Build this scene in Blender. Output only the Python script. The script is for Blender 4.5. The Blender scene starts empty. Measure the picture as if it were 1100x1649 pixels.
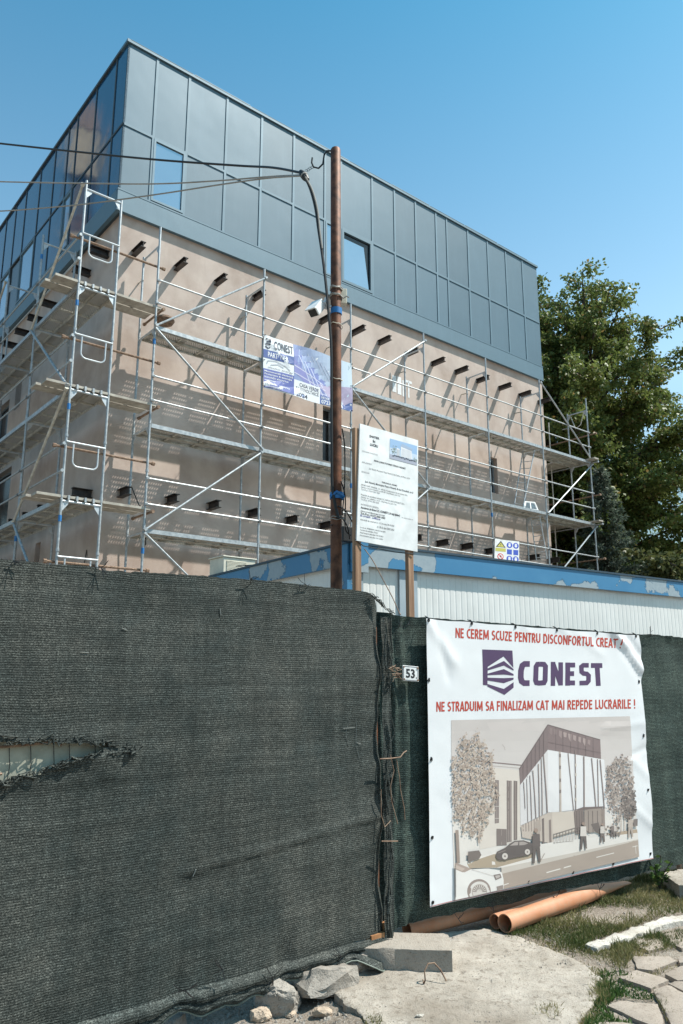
import bpy, bmesh, math, random
import numpy as np
from mathutils import Vector, Matrix, noise as mnoise
R = math.radians
sc = bpy.context.scene
C = sc.collection
rnd = random.Random(7)

# ------------------------------------------------------------------ camera, sky, sun, exposure
CAMZ = 1.6
F, CX, CY = 1223.0, 550.0, 824.5                    # focal length and centre in photo pixels (1100 x 1649)
PITCH = math.atan(263.5 / F)
cam = bpy.data.cameras.new('camera'); cam_o = bpy.data.objects.new('camera', cam); C.objects.link(cam_o)
cam_o.location = (0, 0, CAMZ); cam_o.rotation_euler = (math.pi / 2 + PITCH, 0, 0)
cam.sensor_fit = 'VERTICAL'; cam.sensor_height = 36.0; cam.lens = F / 1649 * 36.0
cam.clip_start = 0.05; cam.clip_end = 3000
sc.camera = cam_o

SUN_EL, SUN_AZ = R(56.0), R(88.0)
wld = bpy.data.worlds.new('World'); sc.world = wld; wld.use_nodes = True
wt = wld.node_tree; wt.nodes.clear()
sky = wt.nodes.new('ShaderNodeTexSky'); sky.sky_type = 'NISHITA'; sky.sun_disc = False
sky.sun_elevation = SUN_EL; sky.sun_rotation = SUN_AZ
sky.air_density = 1.0; sky.dust_density = 1.0; sky.ozone_density = 0.6; sky.altitude = 200
bg = wt.nodes.new('ShaderNodeBackground'); bg.inputs['Strength'].default_value = 0.115
wo = wt.nodes.new('ShaderNodeOutputWorld')
tint = wt.nodes.new('ShaderNodeMix'); tint.data_type = 'RGBA'; tint.blend_type = 'MULTIPLY'; tint.inputs[0].default_value = 1.0
# sky tint: teal overhead, paler lower, darkened at the horizon to cut ambient fill
tcz = wt.nodes.new('ShaderNodeTexCoord'); sxz = wt.nodes.new('ShaderNodeSeparateXYZ'); wt.links.new(tcz.outputs['Generated'], sxz.inputs[0])
rmp = wt.nodes.new('ShaderNodeValToRGB'); wt.links.new(sxz.outputs['Z'], rmp.inputs[0]); wt.links.new(rmp.outputs[0], tint.inputs[7])
_e = rmp.color_ramp.elements.new(.0); _e.color = (.55, .70, .78, 1)
rmp.color_ramp.elements[0].position = .0; rmp.color_ramp.elements[1].position = .36; rmp.color_ramp.elements[1].color = (1.52, 1.68, 1.42, 1)
rmp.color_ramp.elements[2].position = .78; rmp.color_ramp.elements[2].color = (.36, 1.18, 1.22, 1)
wt.links.new(sky.outputs[0], tint.inputs[6]); wt.links.new(tint.outputs[2], bg.inputs[0]); wt.links.new(bg.outputs[0], wo.inputs[0])
sl = bpy.data.lights.new('sun', 'SUN'); sl.energy = 5.0; sl.angle = R(0.53); sl.color = (1.0, 0.95, 0.87)
so = bpy.data.objects.new('sun', sl); C.objects.link(so); so.location = (20, 0, 30)
sdir = Vector((math.cos(SUN_EL) * math.sin(SUN_AZ), math.cos(SUN_EL) * math.cos(SUN_AZ), math.sin(SUN_EL)))
so.rotation_euler = sdir.to_track_quat('Z', 'Y').to_euler()
sc.view_settings.view_transform = 'Standard'; sc.view_settings.look = 'None'
sc.view_settings.exposure = 0.5; sc.view_settings.gamma = 1.0; sc.view_settings.use_curve_mapping = False
sc.cycles.max_bounces = 6; sc.cycles.diffuse_bounces = 3; sc.cycles.glossy_bounces = 3
sc.cycles.transparent_max_bounces = 12; sc.cycles.use_denoising = True

# ------------------------------------------------------------------ survey: photo pixel -> point on a real plane
cp, sp = math.cos(PITCH), math.sin(PITCH)
EYE = Vector((0, 0, CAMZ))
def ray(x, y):
    a = (x - CX) / F; b = -(y - CY) / F
    return Vector((a, cp - b * sp, sp + b * cp))
def onz(x, y, z=0.0):
    r = ray(x, y); return EYE + r * ((z - CAMZ) / r.z)
def onpl(x, y, p0, n):
    r = ray(x, y); return EYE + r * ((p0 - EYE).dot(n) / r.dot(n))
def atY(x, y, Y):
    r = ray(x, y); return EYE + r * (Y / r.y)
Zv = Vector((0, 0, 1))
def dirv(deg): return Vector((math.sin(R(deg)), math.cos(R(deg)), 0))
class Frame:
    def __init__(s, o, deg):
        s.o = Vector((o[0], o[1], 0)); s.u = dirv(deg); s.v = Vector((-s.u.y, s.u.x, 0))
    def p(s, a, b, z): return s.o + s.u * a + s.v * b + Zv * z
    def on_b(s, x, y, b):                            # pixel on the plane v = b  ->  (a, z)
        q = onpl(x, y, s.o + s.v * b, s.v); return (q - s.o).dot(s.u), q.z
    def on_a(s, x, y, a):
        q = onpl(x, y, s.o + s.u * a, s.u); return (q - s.o).dot(s.v), q.z
BF = Frame((-3.723, 14.05), 50.2)                   # building: u along the sunlit facade, v away into the building
FL = Frame(onz(622, 1512, .12), 50.2)               # left fence
_a, _b = onz(632, 1500, .12), onz(1100, 1395, .12)
FRD = math.degrees(math.atan2((_b - _a).x, (_b - _a).y))
FR = Frame(_a, FRD)                                 # right fence
CF = Frame(atY(562, 882, 6.3), 55.7)                # site cabin

# ------------------------------------------------------------------ helpers
class MB:
    def __init__(s): s.v = []; s.f = []; s.m = []
    def add(s, vs, fs, m=0):
        k = len(s.v); s.v += [tuple(v) for v in vs]
        for f in fs: s.f.append([k + i for i in f]); s.m.append(m)
    def hexa(s, c, m=0):                             # 8 corners: bottom ring, top ring
        s.add(c, [(3, 2, 1, 0), (4, 5, 6, 7), (0, 1, 5, 4), (1, 2, 6, 5), (2, 3, 7, 6), (3, 0, 4, 7)], m)
    def box(s, fr, a0, a1, b0, b1, z0, z1, m=0):
        P = fr.p
        s.hexa([P(a0, b0, z0), P(a1, b0, z0), P(a1, b1, z0), P(a0, b1, z0), P(a0, b0, z1), P(a1, b0, z1), P(a1, b1, z1), P(a0, b1, z1)], m)
    def prism(s, bottom, top, m=0):
        n = len(bottom)
        s.add(list(bottom) + list(top), [tuple(range(n))[::-1], tuple(range(n, 2 * n))] + [(i, (i + 1) % n, n + (i + 1) % n, n + i) for i in range(n)], m)
    def path(s, pts, r, n=8, m=0, caps=True):
        pts = [Vector(p) for p in pts]; rs = r if isinstance(r, (list, tuple)) else [r] * len(pts)
        t = (pts[1] - pts[0]).normalized()
        x = t.orthogonal().normalized(); vs = []
        for i, p in enumerate(pts):
            a = pts[max(0, i - 1)]; b = pts[min(len(pts) - 1, i + 1)]
            t2 = (b - a).normalized()
            x = (x - t2 * x.dot(t2)).normalized(); y = t2.cross(x)
            for k in range(n):
                w = 2 * math.pi * k / n; vs.append(p + (x * math.cos(w) + y * math.sin(w)) * rs[i])
        fs = []
        for i in range(len(pts) - 1):
            for k in range(n):
                k2 = (k + 1) % n; fs.append((i * n + k, i * n + k2, (i + 1) * n + k2, (i + 1) * n + k))
        if caps:
            fs.append(tuple(range(n))[::-1]); fs.append(tuple((len(pts) - 1) * n + k for k in range(n)))
        s.add(vs, fs, m)
    def tube(s, p, q, r, n=8, m=0): s.path([p, q], r, n, m)
    def build(s, name, mats, parent=None, smooth=False, loc=None, bevel=0, sharp=35):
        me = bpy.data.meshes.new(name)
        base = Vector(loc) if loc is not None else (wbase(parent) if parent else Vector((0, 0, 0)))
        me.from_pydata([tuple(Vector(v) - base) for v in s.v], [], s.f)
        ms = mats if isinstance(mats, (list, tuple)) else [mats]
        for m in ms: me.materials.append(m)
        if len(ms) > 1: me.polygons.foreach_set('material_index', s.m)
        me.update()
        if smooth:
            me.polygons.foreach_set('use_smooth', [True] * len(me.polygons)); me.set_sharp_from_angle(angle=R(sharp))
        o = bpy.data.objects.new(name, me); C.objects.link(o)
        if parent: o.parent = parent
        else: o.location = base
        if bevel:
            b = o.modifiers.new('bevel', 'BEVEL'); b.width = bevel; b.segments = 2; b.limit_method = 'ANGLE'
        return o
def wbase(o):
    p = Vector((0, 0, 0))
    while o: p += Vector(o.location); o = o.parent
    return p
def tag(o, label, cat, group=None, kind=None):
    o['label'] = label; o['category'] = cat
    if group: o['group'] = group
    if kind: o['kind'] = kind
    return o
def thing(name, label, cat, loc, group=None):
    o = bpy.data.objects.new(name, None); C.objects.link(o); o.location = Vector(loc); o.empty_display_size = .2
    return tag(o, label, cat, group)
def structure(o): o['kind'] = 'structure'; return o

# ------------------------------------------------------------------ materials
class NT:
    def __init__(s, name):
        s.mat = bpy.data.materials.new(name); s.mat.use_nodes = True; s.t = s.mat.node_tree
        s.b = s.t.nodes['Principled BSDF']; s.out = s.t.nodes['Material Output']; s._pos = None
    def n(s, k, **kw):
        x = s.t.nodes.new(k)
        for a, v in kw.items(): setattr(x, a, v)
        return x
    def link(s, a, b): s.t.links.new(a, b)
    def pos(s):
        if s._pos is None: s._pos = s.n('ShaderNodeNewGeometry').outputs['Position']
        return s._pos
    def val(s, x, sock):
        if isinstance(x, (int, float)): sock.default_value = x
        elif isinstance(x, (tuple, list)): sock.default_value = tuple(x) + ((1,) if len(x) == 3 and len(sock.default_value) == 4 else ())
        else: s.link(x, sock)
    def math(s, op, a, b=None, c=None):
        x = s.n('ShaderNodeMath', operation=op); s.val(a, x.inputs[0])
        if b is not None: s.val(b, x.inputs[1])
        if c is not None: s.val(c, x.inputs[2])
        return x.outputs[0]
    def dot(s, vec, v):
        x = s.n('ShaderNodeVectorMath', operation='DOT_PRODUCT'); s.val(v, x.inputs[0]); x.inputs[1].default_value = tuple(vec)
        return x.outputs['Value']
    def noise(s, scale, detail=3, rough=.55, vec=None, dist=0):
        x = s.n('ShaderNodeTexNoise'); x.inputs['Scale'].default_value = scale; x.inputs['Detail'].default_value = detail
        x.inputs['Roughness'].default_value = rough; x.inputs['Distortion'].default_value = dist
        s.link(vec if vec is not None else s.pos(), x.inputs['Vector']); return x.outputs[0]
    def scaled(s, v, sx, sy, sz):
        x = s.n('ShaderNodeVectorMath', operation='MULTIPLY'); s.link(v, x.inputs[0]); x.inputs[1].default_value = (sx, sy, sz); return x.outputs[0]
    def comb(s, x, y, z=0.0):
        k = s.n('ShaderNodeCombineXYZ'); s.val(x, k.inputs[0]); s.val(y, k.inputs[1]); s.val(z, k.inputs[2]); return k.outputs[0]
    def ramp(s, f, lo, hi):
        x = s.n('ShaderNodeMapRange'); x.clamp = True; s.val(f, x.inputs[0]); x.inputs[1].default_value = lo; x.inputs[2].default_value = hi
        return x.outputs[0]
    def mix(s, f, a, b):
        x = s.n('ShaderNodeMix', data_type='RGBA'); s.val(f, x.inputs[0]); s.val(a, x.inputs[6]); s.val(b, x.inputs[7]); return x.outputs[2]
    def bump(s, h, strength, dist=.01):
        x = s.n('ShaderNodeBump'); x.inputs['Strength'].default_value = strength; x.inputs['Distance'].default_value = dist
        s.link(h, x.inputs['Height']); s.link(x.outputs[0], s.b.inputs['Normal'])
    def set(s, col=None, rough=None, metal=None, spec=None):
        if col is not None: s.val(col, s.b.inputs['Base Color'])
        if rough is not None: s.val(rough, s.b.inputs['Roughness'])
        if metal is not None: s.val(metal, s.b.inputs['Metallic'])
        if spec is not None: s.b.inputs['Specular IOR Level'].default_value = spec
        return s
def mk(name, c1, c2, scale=5, rough=.7, metal=0, bump=0, bscale=None, bdist=.01, lo=.35, hi=.65, detail=4, spec=None):
    m = NT(name); f = m.noise(scale, detail)
    m.set(m.mix(m.ramp(f, lo, hi), c1, c2), rough, metal, spec)
    if bump: m.bump(m.noise(bscale or scale * 4, 4), bump, bdist)
    return m.mat
def plain(name, c, rough=.6, metal=0, spec=None):
    return mk(name, tuple(k * .9 for k in c), tuple(min(1, k * 1.1) for k in c), 9, rough, metal, 0, spec=spec)

M = {}
M['steel'] = mk('galvanised_steel', (.30, .33, .35), (.46, .48, .49), 14, .5, .5, .15, 60, .002)
M['steel_b'] = mk('galvanised_tube_warm', (.40, .38, .33), (.58, .56, .50), 10, .5, .35)
M['gusset'] = mk('gusset_steel', (.42, .46, .49), (.57, .61, .64), 8, .5, .3)
M['rust'] = mk('rusty_tube', (.15, .085, .055), (.31, .215, .15), 22, .8, .1, .3, 90, .002)
M['pole'] = mk('rusty_pole', (.07, .026, .013), (.20, .08, .040), 16, .62, .25, .3, 70, .003)
M['band'] = plain('blue_tape', (.02, .16, .42), .45)
M['black'] = plain('black_rubber', (.012, .012, .013), .5)
M['beam'] = mk('black_steel_beam', (.012, .012, .014), (.06, .045, .038), 7, .5, .2)
M['greycable'] = plain('grey_cable', (.30, .28, .25), .5)
M['brick'] = plain('window_frame_grey', (.20, .24, .27), .45)
M['sack'] = mk('brown_sackcloth', (.10, .06, .04), (.22, .145, .10), 18, .9, 0, .6, 50, .01)
M['white'] = plain('white_paint', (.72, .73, .73), .5)
M['wood'] = None
def m_wood():
    m = NT('raw_timber'); v = m.scaled(m.pos(), 30, 30, 1.6); f = m.noise(1.0, 4, .6, v)
    m.set(m.mix(m.ramp(f, .3, .7), (.17, .085, .045), (.42, .26, .16)), .75); m.bump(f, .3, .003); return m.mat
M['wood'] = m_wood()
def m_plaster():
    m = NT('base_coat_plaster'); a = m.noise(.55, 5, .6, dist=.6); b = m.noise(2.6, 4); c = m.noise(30, 3)
    v = m.scaled(m.pos(), 1.8, 1.8, .35); st = m.noise(1.0, 4, .6, v)
    col = m.mix(m.ramp(a, .38, .64), (.40, .320, .276), (.535, .450, .400))
    col = m.mix(m.math('MULTIPLY', m.ramp(b, .45, .75), .55), col, (.58, .495, .435))
    col = m.mix(m.math('MULTIPLY', m.ramp(st, .5, .78), .5), col, (.36, .275, .225))
    m.set(col, .9, 0, .2); m.bump(m.math('ADD', c, m.math('MULTIPLY', b, 2.0)), .25, .006); return m.mat
M['plaster'] = m_plaster()
def m_clad(name, c, rough, coat, metal=.15):
    m = NT(name); f = m.noise(.9, 4, .6); v = m.scaled(m.pos(), 3.5, 3.5, .5); st = m.noise(1.2, 5, .65, v)
    oi = m.n('ShaderNodeObjectInfo').outputs['Random']
    k = m.math('ADD', .9, m.math('MULTIPLY', oi, .2))
    col = m.mix(m.math('MULTIPLY', m.ramp(st, .5, .85), .3), tuple(x * .97 for x in c), tuple(min(1, x * 1.25 + .015) for x in c))
    sc_ = m.n('ShaderNodeVectorMath', operation='SCALE'); m.link(col, sc_.inputs[0]); m.link(k, sc_.inputs[3])
    m.set(sc_.outputs[0], m.math('ADD', rough, m.math('MULTIPLY', f, .1 if metal < .5 else .02)), metal)
    m.bump(m.math('ADD', m.noise(.8, 2, .5), m.math('MULTIPLY', oi, .0)), .35, .03)
    m.b.inputs['Coat Weight'].default_value = coat; m.b.inputs['Coat Roughness'].default_value = .02; m.b.inputs['Coat IOR'].default_value = 1.6
    return m.mat
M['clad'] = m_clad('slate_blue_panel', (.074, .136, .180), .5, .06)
M['cladL'] = m_clad('slate_panel_shaded', (.003, .060, .145), .03, .12, 0)  # shaded-side copy of the slate panels; shade and sky reflection painted in as navy
M['cladtrim'] = m_clad('slate_blue_trim', (.105, .182, .233), .5, .06)
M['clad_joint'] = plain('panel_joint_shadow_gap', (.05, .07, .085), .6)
def m_glass():
    m = NT('window_glass'); f = m.noise(1.2, 2)
    m.set(m.mix(f, (.28, .39, .48), (.36, .46, .54)), .05, .7); return m.mat
M['glass'] = m_glass()
M['darkglass'] = NT('painted_dark_sheet').set((.012, .014, .016), .2).mat
def m_deck():
    m = NT('perforated_deck'); t = m.dot(BF.u, m.pos()); s_ = m.dot(BF.v, m.pos())
    P_ = .052
    row = m.math('FLOOR', m.math('DIVIDE', s_, P_ * .8)); sh = m.math('MULTIPLY', m.math('MODULO', m.math('ABSOLUTE', row), 2.0), .5)
    x = m.math('SUBTRACT', m.math('FRACT', m.math('ADD', m.math('DIVIDE', t, P_), sh)), .5)
    y = m.math('SUBTRACT', m.math('FRACT', m.math('DIVIDE', s_, P_ * .8)), .5)
    d = m.math('ADD', m.math('POWER', m.math('MULTIPLY', x, P_), 2.0), m.math('POWER', m.math('MULTIPLY', y, P_ * .8), 2.0))
    hole = m.math('LESS_THAN', d, .0112 ** 2)
    seg = m.math('GREATER_THAN', m.math('FRACT', m.math('DIVIDE', t, .62)), .22)
    hole = m.math('MULTIPLY', hole, seg)
    m.set(m.mix(m.noise(6, 4), (.30, .29, .27), (.46, .45, .42)), .55, .3)
    tr = m.n('ShaderNodeBsdfTransparent'); mx = m.n('ShaderNodeMixShader')
    m.link(hole, mx.inputs[0]); m.link(m.b.outputs[0], mx.inputs[1]); m.link(tr.outputs[0], mx.inputs[2]); m.link(mx.outputs[0], m.out.inputs[0])
    return m.mat
M['deck'] = m_deck()
M['plank'] = mk('scaffold_plank', (.30, .27, .23), (.46, .43, .37), 7, .7, .1, .2, 40, .003)
def m_blue():
    m = NT('peeling_blue_paint'); a = m.noise(2.9, 1.5, .4, dist=.25); e = m.noise(24, 4, .65)
    f = m.math('ADD', a, m.math('MULTIPLY', m.math('SUBTRACT', e, .5), .17))
    peel = m.ramp(f, .540, .545); edge = m.math('SUBTRACT', m.ramp(f, .526, .538), peel)
    blue = m.mix(m.noise(3, 4), (.035, .18, .36), (.075, .25, .43))
    col = m.mix(peel, blue, m.mix(m.noise(25, 3), (.25, .32, .37), (.38, .44, .47)))
    col = m.mix(m.math('MULTIPLY', edge, .75), col, (.03, .08, .13))
    m.set(col, .45); m.bump(m.math('SUBTRACT', 1.0, peel), .4, .003); return m.mat
M['blue'] = m_blue()
M['cabin'] = mk('cabin_sheet', (.74, .73, .70), (.82, .81, .78), 3, .45, .1)
M['cabindark'] = mk('cabin_frame_sheet', (.33, .40, .45), (.42, .48, .52), 3, .5)
M['roofedge'] = plain('roof_edge', (.03, .06, .09), .5)
M['cream'] = plain('cream_plastic', (.62, .58, .47), .5)

def m_net(fr, name, g=(1, 1, 1)):
    m = NT(name); t = m.dot(fr.u, m.pos()); z = m.dot((0, 0, 1), m.pos())
    big = m.noise(1.1, 4, .6); mid = m.noise(9, 4, .6)
    wz = m.math('ADD', z, m.math('MULTIPLY', m.math('SUBTRACT', m.noise(1.6, 3), .5), .05))
    row = m.math('SINE', m.math('MULTIPLY', wz, 2 * math.pi / .0108))
    rowm = m.math('ADD', .74, m.math('MULTIPLY', m.ramp(row, -1.0, .6), .26))
    vec = m.comb(m.math('MULTIPLY', t, 1.0), m.math('MULTIPLY', z, 1.9))
    sp_ = m.noise(125, 2, .85, vec); sp2 = m.noise(34, 3, .7, vec)
    vv = m.comb(m.math('MULTIPLY', t, 14.0), m.math('MULTIPLY', z, .9)); vert = m.noise(1.0, 4, .7, vv)
    hh = m.comb(m.math('MULTIPLY', t, .8), m.math('MULTIPLY', wz, 22.0)); hor = m.noise(1.0, 4, .7, hh)
    k = m.math('MULTIPLY', rowm, m.math('POWER', m.ramp(sp_, .36, .70), 1.6))
    k = m.math('MULTIPLY', k, m.math('ADD', .35, m.math('MULTIPLY', m.ramp(sp2, .3, .72), 1.3)))
    k = m.math('MULTIPLY', k, m.math('ADD', .35, m.math('MULTIPLY', m.ramp(hor, .2, .8), 1.2)))
    k = m.math('MULTIPLY', k, m.math('ADD', .55, m.math('MULTIPLY', m.ramp(vert, .2, .8), .9)))
    base = m.mix(m.ramp(big, .3, .7), tuple(a * b for a, b in zip((.004, .0085, .0075), g)), tuple(a * b for a, b in zip((.010, .0135, .012), g)))
    light = m.mix(m.math('MULTIPLY', m.math('ADD', m.ramp(mid, .3, .7), m.ramp(big, .4, .65)), .5), tuple(a * b for a, b in zip((.110, .136, .130), g)), tuple(a * b for a, b in zip((.265, .262, .228), g)))
    m.set(m.mix(k, base, light), .75, 0, .25)
    m.bump(m.math('ADD', m.math('MULTIPLY', row, .5), m.math('MULTIPLY', sp_, 2.0)), .35, .004); return m.mat
M['netL'] = m_net(FL, 'woven_shade_net'); M['netR'] = m_net(FR, 'woven_shade_net_green', (.78, 1.02, .97))
def m_print(name, rough=.5):
    m = NT(name); a = m.n('ShaderNodeVertexColor', layer_name='Col'); m.set(a.outputs[0], rough, 0, .35); return m.mat
M['print'] = m_print('printed_ink')
M['vinyl'] = mk('white_vinyl', (.74, .745, .76), (.80, .80, .81), 1.5, .42, 0, .1, 14, .004)
M['concrete'] = None
def m_conc(name, c1, c2, dark, k=1.0):
    m = NT(name); a = m.noise(4, 5, .65); b = m.noise(28, 4, .65); c = m.noise(120, 3, .7); d = m.noise(1.4, 4)
    col = m.mix(m.ramp(a, .3, .7), c1, c2)
    col = m.mix(m.math('MULTIPLY', m.ramp(b, .54, .68), .7), col, dark)
    col = m.mix(m.math('MULTIPLY', m.ramp(c, .57, .68), .8), col, tuple(x * .5 for x in dark))
    col = m.mix(m.math('MULTIPLY', m.ramp(d, .48, .66), .6), col, tuple(x * 1.2 for x in dark))
    m.set(col, .92, 0, .2); m.bump(m.math('ADD', b, m.math('MULTIPLY', c, .9)), .6 * k, .014); return m.mat
M['concrete'] = m_conc('weathered_concrete', (.30, .262, .218), (.455, .405, .35), (.16, .13, .10))
M['block'] = m_conc('cast_concrete_block', (.34, .295, .25), (.41, .365, .315), (.24, .205, .17))
M['rubble'] = m_conc('rubble', (.30, .27, .235), (.42, .38, .335), (.20, .175, .15))
M['tan'] = m_conc('tan_pebble', (.42, .33, .25), (.50, .40, .31), (.32, .25, .19), .5)
M['flag'] = m_conc('paving_sandstone', (.31, .26, .215), (.39, .33, .28), (.22, .18, .145), .6)
M['kerb'] = m_conc('white_limed_kerb', (.50, .47, .42), (.65, .615, .56), (.30, .26, .21))
def m_ground():
    m = NT('dry_soil'); a = m.noise(2.2, 5, .6); b = m.noise(20, 5, .7); c = m.noise(75, 4, .75)
    col = m.mix(m.ramp(a, .35, .7), (.19, .15, .12), (.30, .255, .21))
    col = m.mix(m.ramp(b, .35, .7), col, (.27, .225, .18))
    col = m.mix(m.math('MULTIPLY', m.ramp(c, .5, .7), .8), col, (.47, .43, .38))
    col = m.mix(m.math('MULTIPLY', m.ramp(c, .45, .3), .7), col, (.12, .09, .07))
    m.set(col, .95, 0, .15); m.bump(m.math('ADD', b, c), .7, .02); return m.mat
M['ground'] = m_ground()
def m_pvc():
    m = NT('orange_pvc'); f = m.noise(6, 4); z = m.noise(60, 3, .7)
    col = m.mix(m.ramp(f, .35, .7), (.47, .195, .095), (.54, .265, .155)); col = m.mix(m.math('MULTIPLY', m.ramp(z, .5, .68), .6), col, (.40, .27, .18))
    m.set(col, .5, 0, .4); return m.mat
M['pvc'] = m_pvc()
def m_leaf(name, c1, c2, c3):
    m = NT(name); a = m.n('ShaderNodeVertexColor', layer_name='Col').outputs[0]
    sp_ = m.n('ShaderNodeSeparateColor'); m.link(a, sp_.inputs[0])
    col = m.mix(sp_.outputs[0], c1, c2); col = m.mix(m.ramp(sp_.outputs[1], .93, .96), col, c3)
    m.set(col, .5, 0, .35)
    tr = m.n('ShaderNodeBsdfTranslucent'); m.link(col, tr.inputs[0]); mx = m.n('ShaderNodeMixShader'); mx.inputs[0].default_value = .36
    m.link(m.b.outputs[0], mx.inputs[1]); m.link(tr.outputs[0], mx.inputs[2]); m.link(mx.outputs[0], m.out.inputs[0]); return m.mat
M['leaf'] = m_leaf('tree_leaf', (.066, .108, .025), (.21, .245, .070), (.26, .18, .07))
M['leaf2'] = m_leaf('shrub_leaf', (.055, .075, .022), (.12, .13, .05), (.16, .15, .06))
M['needle'] = m_leaf('spruce_needle', (.060, .090, .066), (.15, .185, .14), (.16, .18, .13))
M['grass'] = m_leaf('grass_blade', (.075, .105, .030), (.30, .26, .125), (.33, .27, .16))
M['moss'] = m_leaf('green_weed', (.035, .085, .018), (.09, .15, .04), (.2, .2, .08))
M['bark'] = mk('bark', (.045, .035, .028), (.10, .08, .06), 8, .9, 0, .6, 30, .02)

# ------------------------------------------------------------------ ground (one sheet, fine near the fence)
def axis(lo, hi, step, far):
    a = list(np.arange(lo, hi + step / 2, step)); g = step; x = hi; up = []
    while x < far: g *= 1.5; x += g; up.append(x)
    g = step; x = lo; dn = []
    while x > -far: g *= 1.5; x -= g; dn.append(x)
    return dn[::-1] + a + up
def ground_h(x, y):
    n1 = mnoise.fractal(Vector((x * 3, y * 3, 0)), 1.0, 2.0, 4); n2 = mnoise.fractal(Vector((x * 14, y * 14, 5)), 1.0, 2.0, 3)
    near = max(0.0, 1 - max(abs(x - .6) / 4.0, abs(y - 4.8) / 3.5))
    left = min(1.0, max(0.0, (.10 - x) / .35))
    beyond = min(1.0, max(0.0, (y - 12) / 10)); 
    return (-.012 - .05 * left + (n1 * .012 + n2 * .008) * min(1, near * 2.5))
xs = axis(-1.8, 3.4, .035, 900); ys = axis(3.2, 6.8, .035, 900)
g = MB()
vs = [(x, y, ground_h(x, y)) for y in ys for x in xs]; nx = len(xs)
g.add(vs, [(j * nx + i, j * nx + i + 1, (j + 1) * nx + i + 1, (j + 1) * nx + i) for j in range(len(ys) - 1) for i in range(nx - 1)])
structure(g.build('ground', M['ground'], smooth=True, sharp=80))

# ------------------------------------------------------------------ building
WS, WT, WE = .98, -.45, 14.42                        # facade plane v, corner u, far end u
CS, CT, CE = .88, -.60, 14.38                        # cladding planes
ZB, ZT = 11.24, 15.46                                # cladding bottom and parapet
BL = 19.0                                            # depth of the building
bld = thing('office_building', 'office building under construction with bare pinkish plaster below and dark slate panelled top storey', 'building', BF.p(WT, WS, 0))
def wall_with_holes(mb, fixed, span, holes, P, depth, thick):
    """sheet wall: cells between the sorted hole edges, reveals going `depth` inwards"""
    aa = sorted({span[0], span[1]} | {h[0] for h in holes} | {h[1] for h in holes})
    zz = sorted({span[2], span[3]} | {h[2] for h in holes} | {h[3] for h in holes})
    for i in range(len(aa) - 1):
        for j in range(len(zz) - 1):
            ca, cz = (aa[i] + aa[i + 1]) / 2, (zz[j] + zz[j + 1]) / 2
            if any(h[0] < ca < h[1] and h[2] < cz < h[3] for h in holes): continue
            mb.add([P(aa[i], 0, zz[j]), P(aa[i + 1], 0, zz[j]), P(aa[i + 1], 0, zz[j + 1]), P(aa[i], 0, zz[j + 1])], [(0, 1, 2, 3)])
    for h in holes:
        a0, a1, z0, z1 = h; d = depth
        for (p, q) in (((a0, z0), (a1, z0)), ((a1, z0), (a1, z1)), ((a1, z1), (a0, z1)), ((a0, z1), (a0, z0))):
            mb.add([P(p[0], 0, p[1]), P(q[0], 0, q[1]), P(q[0], d, q[1]), P(p[0], d, p[1])], [(0, 1, 2, 3)])
def holeR(tl, br):
    a0, z1 = BF.on_b(*tl, WS); a1, z0 = BF.on_b(*br, WS); return (a0, a1, z0, z1)
holesR = [holeR((520, 653), (533, 744)), holeR((788, 735), (801, 795))]
holesR = [(h[0], h[0] + .36, h[2], h[3]) for h in holesR]
mb = MB()
wall_with_holes(mb, 0, (WT, WE, -.3, ZB + .1), holesR, lambda a, d, z: BF.p(a, WS + d, z), .22, 0)
holesL = [(8.0, 9.3, 7.1, 9.1), (7.0, 7.5, 8.6, 9.6), (7.2, 8.9, 5.3, 7.0), (10.4, 11.7, 7.1, 9.1), (4.4, 4.75, 2.6, 4.6)]
wall_with_holes(mb, 0, (WS, WS + BL, -.3, ZB + .1), holesL, lambda a, d, z: BF.p(WT + d, a, z), .22, 0)
mb.box(BF, WT + .3, WE, WS + .3, WS + BL, -.3, ZB + .05)
mb.add([BF.p(WE, WS, -.3), BF.p(WE, WS + BL, -.3), BF.p(WE, WS + BL, ZB + .1), BF.p(WE, WS, ZB + .1)], [(0, 1, 2, 3)])
mb.build('wall', M['plaster'], bld)
def win_low(P, a0, a1, z0, z1, d):
    f = MB(); w = .05
    def bx(p0, p1, q0, q1, dd0, dd1, m=0):
        f.hexa([P(p0, dd0, q0), P(p1, dd0, q0), P(p1, dd1, q0), P(p0, dd1, q0), P(p0, dd0, q1), P(p1, dd0, q1), P(p1, dd1, q1), P(p0, dd1, q1)], m)
    e = .003
    bx(a0 + e, a0 + w, z0 + e, z1 - e, d - .06, d - .01); bx(a1 - w, a1 - e, z0 + e, z1 - e, d - .06, d - .01)
    bx(a0 + w, a1 - w, z0 + e, z0 + w, d - .06, d - .01); bx(a0 + w, a1 - w, z1 - w, z1 - e, d - .06, d - .01)
    o = f.build('window', M['brick'], bld)
    g_ = MB(); g_.add([P(a0, d - .03, z0), P(a1, d - .03, z0), P(a1, d - .03, z1), P(a0, d - .03, z1)], [(0, 1, 2, 3)])
    g_.build('pane', M['darkglass'], o)
for h in holesR: win_low(lambda a, d, z: BF.p(a, WS + d, z), *h, .2)
for h in holesL: win_low(lambda a, d, z: BF.p(WT + d, a, z), *h, .2)
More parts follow.
